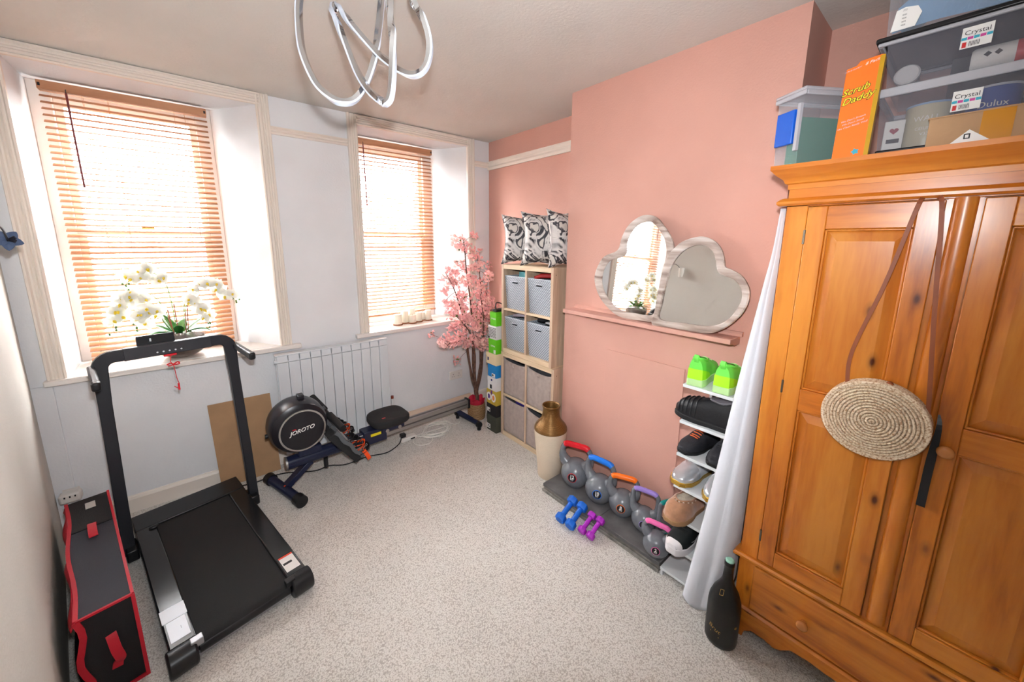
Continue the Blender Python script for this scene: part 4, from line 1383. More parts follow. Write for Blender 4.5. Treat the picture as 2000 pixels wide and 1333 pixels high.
def goldheel(o, ring, L, Hh, sect, topz):
    MB().prism([(L * (.70 + .33 * i / 10), sect(min(1, .68 + .32 * i / 10), 1.09)) for i in range(11)] + [(L * (.70 + .33 * i / 10), -sect(min(1, .68 + .32 * i / 10), 1.09)) for i in range(10, -1, -1)], lambda a, b, d: (a, b, d), .003, .020).build('gold_foxing', m_gold, o, True, 40)
shoe('silver shoe with gold edge on the fourth shelf near the fireplace', 'shoe', (1.888, .672, SH[3] + .0005), radians(172), .245, .104, .105, m_wgrey, m_gold, m_gry, .022, toe=(m_silver, .55), grp=g_si, lace=False, extra=goldheel)
shoe('silver shoe with gold edge on the fourth shelf by the sheet', 'shoe', (1.880, .562, SH[3] + .0005), radians(184), .245, .104, .105, m_wgrey, m_gold, m_gry, .022, toe=(m_silver, .55), grp=g_si, lace=False, extra=goldheel)
m_suede = mat('tan_suede', (176, 128, 96), .85, var=.07, vs_=40, sheen=.5)
m_fleece = mat('fleece_lining', (188, 178, 160), .95, var=.08, vs_=60, bump=.5, bs=200)
m_suesole = mat('tan_rubber', (156, 118, 82), .8)
m_braid = mat('braid_trim', (226, 206, 190), .7)
def braid(o, ring, L, Hh, sect, topz):
    c0, hl = .41, .35
    for i in range(34):
        a = 2 * pi * i / 34
        t_ = c0 + hl * cos(a)
        y = sect(t_) * .74 * sin(a)
        MB().ball((L * t_, y, topz(t_, y) + .001), (.0042, .0042, .003), 6, 4).build('stitch', m_braid if i % 2 else m_suesole, o)
SHT = [(0, .72), (.2, .78), (.45, .82), (.62, .92), (.75, .90), (.88, .72), (1.0, .34)]
g_sl = 'tan slippers on the fifth shelf'
shoe('tan suede slipper with braided collar next to the teal kettlebell', 'slipper', (1.824, .668, SH[4] + .0005), radians(174), .25, .112, .100, m_suede, m_suesole, m_fleece, .024, HT=SHT, open_=(.08, .74), tab=False, lace=False, extra=braid, grp=g_sl)
shoe('tan suede slipper with braided collar half behind the sheet', 'slipper', (1.880, .545, SH[4] + .0005), radians(188), .25, .112, .100, m_suede, m_suesole, m_fleece, .024, HT=SHT, open_=(.08, .74), tab=False, lace=False, extra=braid, grp=g_sl)
m_wht = mat('white_leather', (232, 228, 230), .4)
m_blku = mat('black_suede', (20, 26, 26), .7, var=.1)
g_bw = 'black and white trainers on the lowest shelf'
def swoosh(o, ring, L, Hh, sect, topz):
    for s_ in (1, -1):
        MB().grid(lambda u, v, s_=s_: (L * (.30 + .38 * u), s_ * sect(.30 + .38 * u) * (1.015 - .03 * u), .030 + .020 * u * u + .014 * v * (1 - .8 * u)), 10, 3).build('side_stripe', m_wht, o, True)
shoe('black and white trainer at the toe of the pink kettlebell', 'shoe', (1.868, .668, SH[5] + .0005), radians(178), .275, .106, .118, m_blku, m_wht, m_gry, .036, toe=(m_wht, .90), grp=g_bw, extra=swoosh, collar=m_blku)
shoe('black and white trainer half behind the hanging sheet', 'shoe', (1.890, .552, SH[5] + .0005), radians(184), .275, .106, .118, m_blku, m_wht, m_gry, .036, toe=(m_wht, .90), grp=g_bw, extra=swoosh, collar=m_blku)

# ------------------------------------------------------------------ white sheet hung beside the wardrobe
m_sheet = mat('white_cotton', (222, 224, 232), .8, bump=.08, bs=200, sheen=.2)
LE = cat_rom([(1.655, .436, 1.772), (1.648, .444, 1.60), (1.636, .458, 1.449), (1.612, .494, 1.072), (1.595, .528, .678), (1.586, .566, .33), (1.578, .600, .035)], 6)
ME = cat_rom([(1.660, .430, 1.772), (1.655, .434, 1.60), (1.640, .440, 1.449), (1.612, .446, 1.072), (1.592, .456, .678), (1.590, .474, .33), (1.592, .495, .028)], 6)
RE = cat_rom([(1.668, .424, 1.772), (1.668, .424, 1.60), (1.668, .424, 1.449), (1.668, .424, 1.072), (1.668, .424, .678), (1.672, .426, .40), (1.676, .428, .22)], 6)
def sheetf(u, v):
    i = v * (len(LE) - 1)
    k = min(int(i), len(LE) - 2)
    f = i - k
    l, m_, r_ = (P[k].lerp(P[k + 1], f) for P in (LE, ME, RE))
    p = l * (1 - u) * (1 - 2 * u) + m_ * 4 * u * (1 - u) + r_ * u * (2 * u - 1)
    amp = .010 * v * sin(pi * u) ** .5
    p = p + V(-amp * sin(u * 11 + 1.2 * v), amp * .6 * cos(u * 9 + 2 * v), 0)
    return p
shb = MB().grid(sheetf, 25, 50).build('hanging_sheet', m_sheet, None, True, 180, solid=.004)
tag(shb, 'white cotton sheet hanging beside the wardrobe over the shoe rack', 'sheet')

# ------------------------------------------------------------------ bottle
bo = thing('bottle', 'large black bottle with gold lettering on the carpet by the wardrobe', 'bottle', (1.541, .420, 0), radians(25))
m_btl = mat('matt_black_glass', (16, 17, 16), .35)
m_goldp = mat('gold_print', (196, 158, 90), .35, .6)
MB().lathe([(0, .004), (.05, 0), (.0585, .006), (.060, .02), (.060, .17), (.057, .20), (.046, .235), (.030, .265), (.020, .29), (.0175, .32), (.0165, .355), (.0185, .357), (.0185, .372), (.016, .376)], 40).build('glass', m_btl, bo, True, 50)
MB().lathe([(.0165, .374), (.0165, .380), (.012, .384), (0, .384)], 24).build('cap', mat('mint_cap', (150, 200, 180), .4), bo, True)
def onbt(a, b, r=.0606, az=200):
    A = radians(az) + a / r
    return (r * cos(A), r * sin(A), b)
text('lettering', 'Brut', .026, m_goldp, bo, lambda a, b: onbt(a, b + .085 - .25 * a, .0606, 145), shear=.3)
MB().add([onbt(-.012, .062, .0606, 145), onbt(.022, .052, .0606, 145), onbt(.022, .056, .0606, 145), onbt(-.012, .066, .0606, 145)], [(0, 1, 2, 3)]).build('gold_line', m_goldp, bo)
MB().prism([(cos(2 * pi * i / 14) * .006, sin(2 * pi * i / 14) * .006) for i in range(14)], lambda a, b, d: onbt(a, b + .115, .0604 + d, 222), 0, .0008).build('gold_seal', m_goldp, bo)
nk = MB()
for (a0, b0, a1, b1) in ((-.006, .008, .006, .012), (.006, .012, .008, -.006), (.008, -.006, -.004, -.010), (-.004, -.010, -.006, .008)):
    nk.tube([onbt(a0, .250 + b0, .0425 - b0 * .6, 150), onbt(a1, .250 + b1, .0425 - b1 * .6, 150)], .0008, 5)
nk.build('neck_emblem', m_goldp, bo)

# ------------------------------------------------------------------ radiator
m_rad = mat('radiator_white', (222, 226, 230), .3)
ra = thing('radiator', 'white panel radiator with vertical sections under the windows', 'radiator', (.357, 2.905, .115))
NS, PW, RH = 11, .0719, .745
for i in range(NS):
    x = i * PW
    MB().box(x + .0012, x + PW - .0012, 0, .016, 0, RH - .055).build('section', m_rad, ra, bevel=.003)
    q = MB()
    q.add([(x + .002, .003, RH - .052), (x + PW - .002, .003, RH - .052), (x + PW - .002, .020, RH - .006), (x + .002, .020, RH - .006)], [(0, 1, 2, 3)])
    q.build('top_vent', m_rad, ra, solid=.002)
    MB().box(x + .004, x + .007, .004, .07, RH - .052, RH - .004).build('fin', m_rad, ra)
MB().box(-.006, NS * PW + .004, .012, .085, RH - .010, RH).build('top_cover', m_rad, ra, bevel=.003)
MB().box(0, NS * PW, .06, .085, .01, RH - .01).build('back_panel', m_rad, ra)
for x in (.08, NS * PW - .08):
    MB().box(x, x + .03, .085, .123, .2, .5).build('bracket', m_rad, ra)
MB().cyl((-.012, .03, RH - .05), (.01, .03, RH - .05), .014, 14).build('bleed_plug', m_rad, ra, True)
vv = MB().cyl((NS * PW + .03, .035, .13), (NS * PW + .03, .035, .20), .013, 14)
vv.build('valve_head', mat('valve_white', (226, 224, 222), .4), ra, True)
MB().cyl((NS * PW + .03, .035, .20), (NS * PW + .03, .035, .222), .012, 14).build('valve_cap', mat('copper_red', (150, 66, 44), .4, .3), ra, True)
MB().tube([(NS * PW + .03, .035, .13), (NS * PW + .03, .035, -.115)], .0075, 10).tube([(NS * PW + .03, .035, .075), (NS * PW - .01, .035, .075)], .008, 10).build('pipe', mat('copper_pipe', (176, 130, 104), .35, .6), ra, True)
for x in (.05,):
    MB().tube([(x, .045, .02), (x, .045, -.115)], .0075, 10).build('pipe', mat('copper_pipe', (176, 130, 104), .35, .6), ra, True)

# ------------------------------------------------------------------ cardboard sheet against the wall
cb = MB().add([(-.043, 3.010, .578), (.308, 3.010, .574), (.318, 2.946, .002), (-.028, 2.946, .002)], [(0, 1, 2, 3)]).build('cardboard_sheet', m_card, solid=.005)
tag(cb, 'flat brown cardboard sheet leaning on the wall behind the treadmill', 'cardboard')
# loose plank on the floor by the window wall
pk = MB().hexa([(1.16, 2.935, .0), (2.02, 2.935, .0), (2.02, 2.955, .0), (1.16, 2.955, .0), (1.16, 2.985, .115), (2.02, 2.985, .122), (2.02, 3.005, .122), (1.16, 3.005, .115)]).build('plank', grainwood('pale_pine', (206, 176, 150), (222, 196, 172), (230, 208, 186), 'X', 12), bevel=.002)
tag(pk, 'pale loose plank leaning on the baseboard behind the rowing machine', 'plank')
# wall socket behind the blossom tree
so = thing('wall_socket', 'white double wall socket behind the blossom tree trunk', 'socket', (1.80, YW - .001, .30))
MB().box(0, .146, -.010, 0, 0, .086).build('plate', m_sill, so, bevel=.003)
for a in (.04, .106):
    MB().box(a - .003, a + .003, -.0105, -.009, .05, .058).box(a - .014, a - .007, -.0105, -.009, .03, .034).box(a + .007, a + .014, -.0105, -.009, .03, .034).build('pin_hole', m_dark, so)
# plug adapter in the left corner
ad = thing('plug_adapter', 'white multi plug adapter low in the corner behind the bag', 'plug', (-.722, 2.953, .205))
MB().box(0, .085, 0, .058, 0, .055).build('body', m_sill, ad, bevel=.012)
for i in range(3):
    MB().box(.022 + .02 * i, .028 + .02 * i, -.001, .002, .034, .044).build('slot', m_dark, ad)
MB().box(.01, .075, .058, .062, -.01, .06).build('back_plate', m_sill, ad)

# ------------------------------------------------------------------ treadmill
m_tm = mat('treadmill_black', (24, 25, 28), .35)
m_tmf = mat('treadmill_frame', (36, 38, 44), .42)
m_con = mat('console_face', (52, 53, 58), .38, bump=.1, bs=500)
m_belt = mat('running_belt', (27, 27, 28), .75, bump=.35, bs=700)
m_rail = mat('gloss_side_rail', (30, 31, 33), .18)
m_silverst = mat('silver_foil', (168, 170, 174), .38, .6)
m_led = mat('icon_white', (214, 220, 226), .5)
tm = thing('treadmill', 'black folding treadmill with upright frame in front of the window', 'treadmill', (-.092, 2.2775, 0), radians(10.5))
MB().box(-.235, .235, -.53, .545, .022, .078).build('deck', m_tm, tm, bevel=.006)
MB().box(-.25, .25, .385, .552, .03, .103).build('motor_hood', m_tm, tm, bevel=.006)
for s_ in (-1, 1):
    a, b = sorted((s_ * .165, s_ * .25))
    sr = MB().box(a, b, -.53, .39, .072, .100).build('side_rail', m_rail, tm, bevel=.006)
    # warning sticker and foil strip near the end
    y0 = -.49
    st = MB().box(min(s_ * .178, s_ * .238), max(s_ * .178, s_ * .238), -.50, -.385, .1002, .1010).build('sticker', m_paper if s_ > 0 else m_silverst, tm)
    if s_ > 0:
        MB().box(.178, .238, -.396, -.385, .1009, .1015).build('sticker_header', mat('orange_print', (226, 70, 40), .5), st)
    MB().box(.19 * s_ - .008, .19 * s_ + .03 * (1 if s_ > 0 else -.3), -.45, -.435, .1009, .1014).build('text_block', m_ink, st)
    MB().box(min(s_ * .168, s_ * .248), max(s_ * .168, s_ * .248), -.38, -.30, .1001, .1006).build('foil_strip', m_silverst if s_ < 0 else m_rail, tm)
    ec = MB().cyl((s_ * .172, -.545, .052), (s_ * .262, -.545, .052), .050, 24).build('end_cap', m_tm, tm, True, bevel=.008)
    MB().box(min(s_ * .15, s_ * .19), max(s_ * .15, s_ * .19), -.565, -.535, .076, .106).build('end_clip', m_silverst if s_ < 0 else m_dark, ec, bevel=.003)
MB().grid(lambda u, v: (-.165 + .33 * u, *((.386 - .92 * v / .8, .0905) if v < .8 else (-.534 - .030 * sin(pi * (v - .8) / .4), .0605 + .03 * cos(pi * (v - .8) / .4) - (0 if v < 1 else 0)))), 3, 24).build('belt', m_belt, tm, True)
MB().cyl((-.165, -.54, .055), (.165, -.54, .055), .028, 20).build('rear_roller', m_tm, tm, True)
MB().box(-.17, .17, -.55, -.535, .018, .03).build('rear_bar', m_silverst, tm)
for s_ in (-1, 1):
    MB().box(min(s_ * .25, s_ * .298), max(s_ * .25, s_ * .298), .27, .39, .012, .075).build('pivot_bracket', m_tm, tm, bevel=.008)
MB().cyl((.292, .40, .03), (.292, .40, .12), .004, 8).build('fold_lever', m_silverst, tm, True)
MB().ball((-.178, .36, .104), (.022, .012, .008), 12, 6).build('lock_knob', m_dark, tm, True)
# upright frame
xb, xt, zt, yb, yt = .282, .262, 1.085, .33, .345
path = [(-xb, yb, .03), (-xb + .004, yb + .004, .3), (-xt - .004, yt - .003, .85)]
rad = .055
for i in range(7):
    a = pi - (pi / 2) * i / 6
    path.append((-xt + rad + rad * cos(a), yt, zt - rad + rad * sin(a)))
path += [(-x, y, z) for x, y, z in reversed(path)]
def fprof(i):
    z = path[i][2]
    k = 1.0 if z > .9 else .72 + .28 * max(0, (z - .3) / .6)
    n = abs(path[i][0]) < xt - .03
    w_ = .030 if z > .95 else .024
    return [(-.016, -w_), (.016, -w_), (.016, w_), (-.016, w_)]
MB().sweep(path, lambda i: [(-.017, -.024 if path[i][2] < .9 else -.029), (.017, -.024 if path[i][2] < .9 else -.029), (.017, .024 if path[i][2] < .9 else .029), (-.017, .024 if path[i][2] < .9 else .029)], upv=lambda i: (0, 0, 0) if False else ((-1 if path[i][0] < 0 else 1, 0, .0001) if path[i][2] < zt - rad else (V(path[i]) - V((-xt + rad if path[i][0] < 0 else xt - rad), yt, zt - rad)).normalized())).build('upright_frame', m_tmf, tm, True, 35, bevel=.004)
MB().box(-.175, .175, yt - .021, yt + .02, zt - .031, zt + .031).build('console', m_con, tm, bevel=.003)
for i in range(5):
    MB().lathe([(0, 0), (.0042, 0), (.0042, .001), (0, .0012)], 10).build('button', m_led, tm).matrix_local = Matrix.Translation((-.052 + .024 * i, yt - .0215, zt - .012)) @ Matrix.Rotation(pi / 2, 4, 'X')
for s_ in (-1, 1):
    x0 = s_ * (xt + .026)
    hb = MB().sweep([(x0, yt + .02, zt - .05), (x0, yt - .30, zt - .055)], [(-.014, -.018), (.014, -.018), (.014, .018), (-.014, .018)], upv=(0, 0, 1)).build('handle', m_tmf, tm, bevel=.008)
    MB().box(x0 - .015, x0 + .015, yt - .31, yt - .25, zt - .076, zt - .036).build('handle_grip', m_tm, hb, bevel=.009)
    MB().cyl((s_ * xt, yt, zt - .05), (x0, yt, zt - .05), .009, 10).build('handle_bolt', m_silverst, hb, True)
m_redc = mat('red_cord', (210, 24, 40), .5)
key = MB().box(-.03, .022, yt - .026, yt - .006, zt - .042, zt - .031).build('safety_key', m_redc, tm, bevel=.003)
lan = MB()
lan.tube(cat_rom([(-.002, yt - .02, zt - .042), (-.008, yt - .022, zt - .07), (.002, yt - .024, zt - .10), (.006, yt - .024, zt - .16), (.012, yt - .024, zt - .20)], 5), .0018, 6)
lan.tube(cat_rom([(-.024, yt - .022, zt - .088), (-.01, yt - .026, zt - .080), (.002, yt - .024, zt - .088), (.020, yt - .026, zt - .080), (.026, yt - .022, zt - .092), (.004, yt - .026, zt - .092), (-.02, yt - .02, zt - .094)], 4), .0035, 6)
lan.build('lanyard', m_redc, key, True)
MB().box(.006, .014, yt - .028, yt - .020, zt - .235, zt - .198).add([(.012, yt - .024, zt - .235), (.014, yt - .024, zt - .232), (-.008, yt - .024, zt - .208), (-.010, yt - .024, zt - .211)], [(0, 1, 2, 3)]).build('clip', m_redc, key)
th = MB().box(-.120, .030, yt + .024, yt + .034, zt - .0, zt + .075).build('tablet_holder', m_tm, tm, bevel=.004)
MB().box(-.070, -.063, yt + .0225, yt + .0245, zt + .042, zt + .058).build('logo_mark', m_led, th)

# ------------------------------------------------------------------ storage bag
m_bag = mat('black_bag_fabric', (20, 19, 21), .8, bump=.2, bs=300)
m_bagtop = mat('grey_bag_fabric', (58, 58, 66), .8, bump=.25, bs=350)
m_bagred = mat('red_piping', (190, 22, 42), .55, bump=.1, bs=200)
bgr = thing('storage_bag', 'long black fabric storage bag with red piping beside the treadmill', 'bag', (-.3815, 1.760, 0), radians(10.8))
BW, BL, BH = .070, .895, .362
def wob(y):
    return .012 * sin(y * 11) * (1 - ((y / BL) - .5) ** 2)
lo, hi = [], []
def bside(s_):
    return lambda u, v: (s_ * (BW + (.020 if s_ < 0 else .006) * sin(pi * v) * (.6 + .4 * sin(u * 9 + v * 3))), BL * u, BH * v)
MB().grid(bside(-1), 21, 9).grid(bside(1), 21, 9).grid(lambda u, v: (-BW + 2 * BW * u, -.004 * sin(pi * u) * sin(pi * v), BH * v), 5, 9).grid(lambda u, v: (-BW + 2 * BW * u, BL, BH * v), 5, 9).grid(lambda u, v: (-BW + 2 * BW * u, BL * v, 0.0), 5, 21).build('body', m_bag, bgr, True, 50)
tpb = MB().grid(lambda u, v: (-BW + 2 * BW * u, BL * v, BH - .006 * sin(pi * v * 3) ** 2 * sin(pi * u)), 7, 31).build('top_panel', m_bagtop, bgr, True)
fld = MB().box(-BW + .006, BW - .006, BL * .66, BL - .006, BH - .001, BH + .004).build('flap', m_bag, bgr, bevel=.002)
MB().box(-.012, .022, BL * .86, BL * .93, BH + .0042, BH + .0052).build('label_window', mat('silver_label', (190, 188, 184), .4), fld)
def edge(pts, r):
    MB().sweep(pts, [(-r, -.003), (r, -.003), (r, .003), (-r, .003)], upv=(0, 0, 1)).build('piping', m_bagred, bgr)
edge([(BW, BL * i / 20, BH + .002) for i in range(21)], .0045)
edge([(-BW + wob(BL * i / 20) * .5, BL * i / 20, BH + .002) for i in range(21)], .006)
MB().grid(lambda u, v: (-BW - .003 - (.010 + .006 * sin(u * 19)) * v, BL * u, BH - (.030 + .010 * sin(u * 13)) * v), 40, 4).build('zip_flap', m_bagred, bgr, True, 180, solid=.003)
MB().box(-BW, BW, -.005, .003, BH - .004, BH + .004).build('piping', m_bagred, bgr)
for s_ in (-1, 1):
    MB().sweep([(s_ * BW + (.010 * sin(i) if s_ < 0 else 0), -.005, BH * (1 - i / 10)) for i in range(11)], [(-.0055 if s_ > 0 else -.009, -.003), (.0055 if s_ > 0 else .009, -.003), (.0055 if s_ > 0 else .009, .003), (-.0055 if s_ > 0 else -.009, .003)], upv=(0, 1, 0)).build('piping', m_bagred, bgr)
MB().box(-BW, BW, -.007, .001, 0, .012).build('piping', m_bagred, bgr)
ST = lambda P, upv: MB().sweep(cat_rom(P, 4), [(-.014, -.0015), (.014, -.0015), (.014, .0015), (-.014, .0015)], upv=upv).build('handle', m_bagred, bgr, True)
ST([(.0, BL * .56, BH + .003), (.0, BL * .565, BH + .012), (.0, BL * .60, BH + .020), (.0, BL * .66, BH + .018), (.004, BL * .675, BH + .006)], (0, 0, 1))
ST([(.0, -.006, BH * .70), (.002, -.016, BH * .66), (.006, -.026, BH * .54), (.012, -.022, BH * .42), (.004, -.010, BH * .36), (.0, -.007, BH * .30)], (0, -1, 0))

# ------------------------------------------------------------------ rowing machine
m_navy = mat('navy_steel', (28, 34, 62), .32)
m_rowblk = mat('rower_black', (26, 25, 32), .30)
m_alu = mat('brushed_aluminium', (170, 168, 166), .35, .8)
m_foam = mat('black_foam', (34, 34, 36), .75, bump=.2, bs=200)
m_orange = mat('orange_webbing', (250, 84, 24), .5)
ro = thing('rowing_machine', 'navy and black rowing machine with round flywheel housing by the radiator', 'rowing machine', (.284, 2.625, 0), radians(1.6))
# flywheel housing
fx, fz, fr_ = .118, .462, .168
prof = [(0, -.105), (.135, -.105), (.150, -.098), (.166, -.075), (.172, -.045), (.172, .05), (.160, .085), (.13, .10), (0, .10)]
T = Matrix.Translation((fx, .0, fz)) @ Matrix.Rotation(-pi / 2, 4, 'X')
MB(T).lathe([(r, -z) for r, z in prof], 56).build('flywheel_housing', m_rowblk, ro, True, 35)
T2 = Matrix.Translation((fx + .008, -.106, fz - .008)) @ Matrix.Rotation(pi / 2, 4, 'X')
cov = MB(T2).lathe([(0, .006), (.118, .006), (.126, .004), (.128, 0)], 56).build('cover_disc', m_rowblk, ro, True, 30)
MB(T2).lathe([(.126, 0), (.126, .008), (.136, .008), (.136, 0)], 56, cap=False).build('cover_ring', m_alu, ro, True, 30)
tl = lambda a, b: (fx + .004 + a, -.1135, fz - .004 + b + .12 * a)
text('lettering', 'JOROTO', .036, m_paper, cov, tl, shear=.25, bold=.0009)
MB().box(fx - .052, fx - .030, -.1145, -.113, fz + .010, fz + .015).build('red_accent', m_redc, cov)
MB().cyl((fx - .184, .0, fz - .03), (fx - .168, .0, fz - .03), .014, 12).build('transport_knob', m_dark, ro, True)
MB().box(fx + .012, fx + .05, -.03, .03, fz + .160, fz + .195).build('handle_cradle', m_rowblk, ro, bevel=.005)
MB().box(fx + .13, fx + .178, -.035, .035, fz - .02, fz + .06).build('handle_cradle', m_rowblk, ro, bevel=.006)
# main tube, foot, legs
MB().cyl((.035, 0, .205), (.55, 0, .205), .043, 24).build('main_tube', m_navy, ro, True, 40)
MB().cyl((.025, 0, .205), (.036, 0, .205), .045, 24).build('end_cap', m_alu, ro, True, 40)
MB().box(.10, .24, -.05, .05, .24, .29).build('housing_mount', m_navy, ro, bevel=.004)
MB().sweep([(.175, 0, .175), (.006, -.010, .045)], [(-.018, -.03), (.018, -.03), (.018, .03), (-.018, .03)], upv=(0, 1, 0)).build('front_leg', m_navy, ro, bevel=.004)
ft = MB().cyl((-.045, .165, .040), (.050, -.185, .040), .030, 18).build('front_foot', m_navy, ro, True, 40)
for a, b in (((-.052, .190, .040), (-.040, .145, .040)), ((.046, -.170, .040), (.060, -.225, .040))):
    MB().cyl(a, b, .038, 18).build('foot_cap', m_dark, ft, True, 40)
MB().box(.0, .012, -.032, -.022, .064, .071).build('reflector', m_orange, ft)
MB().cyl((.265, -.02, .165), (.265, -.02, .095), .014, 14).build('stand_peg', m_dark, ro, True, 40)
MB().box(.40, 1.482, -.030, .030, .170, .240).build('rail', m_alu, ro, bevel=.004)
MB().box(.42, 1.46, -.010, .010, .239, .2405).box(.42, 1.46, -.031, -.0299, .198, .210).build('rail_groove', mat('dark_aluminium', (110, 108, 108), .4, .8), ro)
MB().box(1.470, 1.492, -.034, .034, .162, .246).build('rail_end_cap', m_dark, ro, bevel=.004)
rl = MB().sweep([(1.36, 0, .170), (1.50, -.04, .055)], [(-.017, -.026), (.017, -.026), (.017, .026), (-.017, .026)], upv=(0, 1, 0)).build('rear_leg', m_navy, ro, bevel=.003)
rf = MB().cyl((1.485, .14, .048), (1.505, -.155, .048), .022, 16).build('rear_foot', m_navy, ro, True, 40)
for yy in (.15, -.16):
    MB().cyl((1.483 - yy * .06, yy - .014, .048), (1.483 - yy * .06, yy + .014, .048), .027, 16).build('foot_cap', m_dark, rf, True, 40)
    MB().cyl((1.483 - yy * .06, yy, .0), (1.483 - yy * .06, yy, .022), .017, 14).build('leveller', m_dark, rf, True, 40)
sl_ = MB().box(.525, .70, -.048, .048, .155, .262).build('rail_sleeve', m_navy, ro, bevel=.006)
MB().box(.575, .655, -.0495, -.0478, .215, .236).build('yellow_sticker', mat('yellow_sticker', (238, 216, 30), .4), sl_)
# seat
MB().box(.66, .84, -.060, .060, .218, .278).build('seat_carriage', m_navy, ro, bevel=.006)
MB().cyl((.70, -.062, .228), (.70, -.0602, .228), .014, 14).cyl((.80, -.062, .228), (.80, -.0602, .228), .014, 14).build('carriage_wheel', m_alu, ro, True)
def seatf(u, v):
    a = 2 * pi * u
    sup = lambda c, p: (abs(c) ** p) * (1 if c >= 0 else -1)
    rx, ry = .148, .135
    ph = pi * (v - .5)
    k = abs(cos(ph)) ** .45
    x = .735 + rx * sup(cos(a), .62) * k
    y = ry * sup(sin(a), .62) * k
    z = .305 + .034 * sup(sin(ph), .6) + (.010 * abs(sin(a)) * k if v > .5 else 0)
    return (x, y, z)
se = MB().grid(seatf, 40, 16, True).build('seat_pad', m_foam, ro, True, 180)
MB().box(.66, .685, -.075, -.062, .341, .3435).build('seat_logo', mat('logo_red', (220, 60, 60), .4), se)
# handle bar with foam grips
hb = MB().tube([(.268, .215, .530), (.348, -.175, .415)], .012, 12).build('pull_handle', m_dark, ro, True, 40)
for a, b in ((0.0, .42), (.58, 1.0)):
    A, B = V(.268, .215, .530), V(.348, -.175, .415)
    MB().cyl(A.lerp(B, a), A.lerp(B, b), .0235, 16).build('foam_grip', m_foam, hb, True, 40)
# pedals
def pedal(y):
    T = Matrix.Translation((.318, y, .372)) @ Matrix.Rotation(radians(55), 4, 'Y')
    p = MB(T)
    out = [(0 + .285 * i / 12, .05 + .008 * sin(pi * i / 12)) for i in range(13)]
    poly = out + [(a, -b) for a, b in reversed(out)]
    pd = p.prism(poly, lambda a, b, d: (a - .05, b, d), -.052, .0).build('pedal', m_foam, ro, bevel=.004)
    e = MB(T)
    for s_ in (-1, 1):
        e.sweep([(-.05 + .285 * i / 12, s_ * (.054 + .008 * sin(pi * i / 12)), .004 + .006 * sin(i * 1.3)) for i in range(13)], [(-.006, -.012), (.006, -.012), (.006, .012), (-.006, .012)], upv=(0, 0, 1))
    e.build('tread_edge', mat('grey_rubber', (92, 96, 100), .6), pd)
    h = MB(T)
    h.sweep(cat_rom([(.205, -.05, .0), (.225, -.045, .05), (.225, 0, .075), (.225, .045, .05), (.205, .05, .0)], 4), [(-.016, -.002), (.016, -.002), (.016, .002), (-.016, .002)], upv=(1, 0, .3))
    h.build('heel_cup', m_dark, pd)
    for k in range(4):
        s2 = MB(T)
        q = .075 + .030 * k
        s2.sweep(cat_rom([(q, -.055, .0), (q + .012 * (k % 2), -.046, .045), (q + .02, 0, .062 + .006 * k), (q + .012, .046, .045), (q, .055, .0)], 4), [(-.010, -.0015), (.010, -.0015), (.010, .0015), (-.010, .0015)], upv=(1, 0, .5))
        s2.build('strap', m_orange if k == 3 else m_dark, pd)
    for k in range(5):
        s2 = MB(T)
        s2.tube(cat_rom([(.06 + .03 * k, -.062, .01), (.11 + .03 * k, -.048, .052 + .005 * k), (.16 + .014 * k, -.02, .074), (.20, -.05 - .004 * k, .03)], 4), .0022, 5)
        s2.build('strap_tail', (m_alu, m_dark, m_orange)[k % 3], pd)
    s3 = MB(T)
    s3.sweep(cat_rom([(.20, -.06, .035), (.245, -.066, .03), (.285, -.062, .02)], 4), [(-.013, -.0012), (.013, -.0012), (.013, .0012), (-.013, .0012)], upv=(0, -1, 0))
    s3.build('strap_tail', m_orange, pd)
pedal(-.150)
pedal(.150)
MB().cyl((.36, -.20, .335), (.36, .20, .335), .010, 12).build('pedal_axle', m_alu, ro, True)
MB().sweep([(.36, 0, .335), (.36, 0, .23)], [(-.02, -.03), (.02, -.03), (.02, .03), (-.02, .03)], upv=(0, 1, 0)).build('pedal_bracket', m_navy, ro, bevel=.003)

# ------------------------------------------------------------------ cables
m_wcord = mat('white_flex', (240, 236, 228), .45)
ex = thing('extension_lead', 'white extension block with coiled flex on the carpet by the rower', 'extension lead', (0, 0, 0))
ex.location = (1.20, 2.775, 0)
MB().box(-.05, .085, -.055, .0, 0, .034).build('socket_block', m_sill, ex, bevel=.006)
MB().box(.03, .07, -.0556, -.054, .008, .02).build('switch', m_dark, ex)
L = []
for i in range(150):
    a = 2 * pi * i / 36
    k = i / 150
    L.append((.255 + (.120 + .022 * sin(i * .35)) * cos(a) + .05 * k, -.03 + (.098 + .016 * cos(i * .22)) * sin(a) - .01, .005 + .004 * (i // 36)))
P = cat_rom([(.085, -.03, .012), (.12, -.02, .006)], 4) + [V(p) for p in L] + cat_rom([(.46, -.06, .006), (.52, -.05, .006), (.58, .05, .006), (.60, .10, .03)], 5)
MB().tube(P, .0038, 6).build('flex', m_wcord, ex, True)
MB().tube(cat_rom([(.085, -.04, .012), (.13, -.06, .005), (.19, -.13, .005), (.13, -.20, .005), (.05, -.18, .005), (.03, -.11, .005), (.06, -.06, .008)], 6), .0032, 6).build('flex', m_wcord, ex, True)
pc = thing('power_cord', 'black power cord running from the treadmill past the rower', 'cord', (1.175, 2.765, .034))
MB().box(-.02, .025, -.03, .012, .0005, .03).build('plug', m_dark, pc, bevel=.006)
o_ = V(1.175, 2.765, .034)
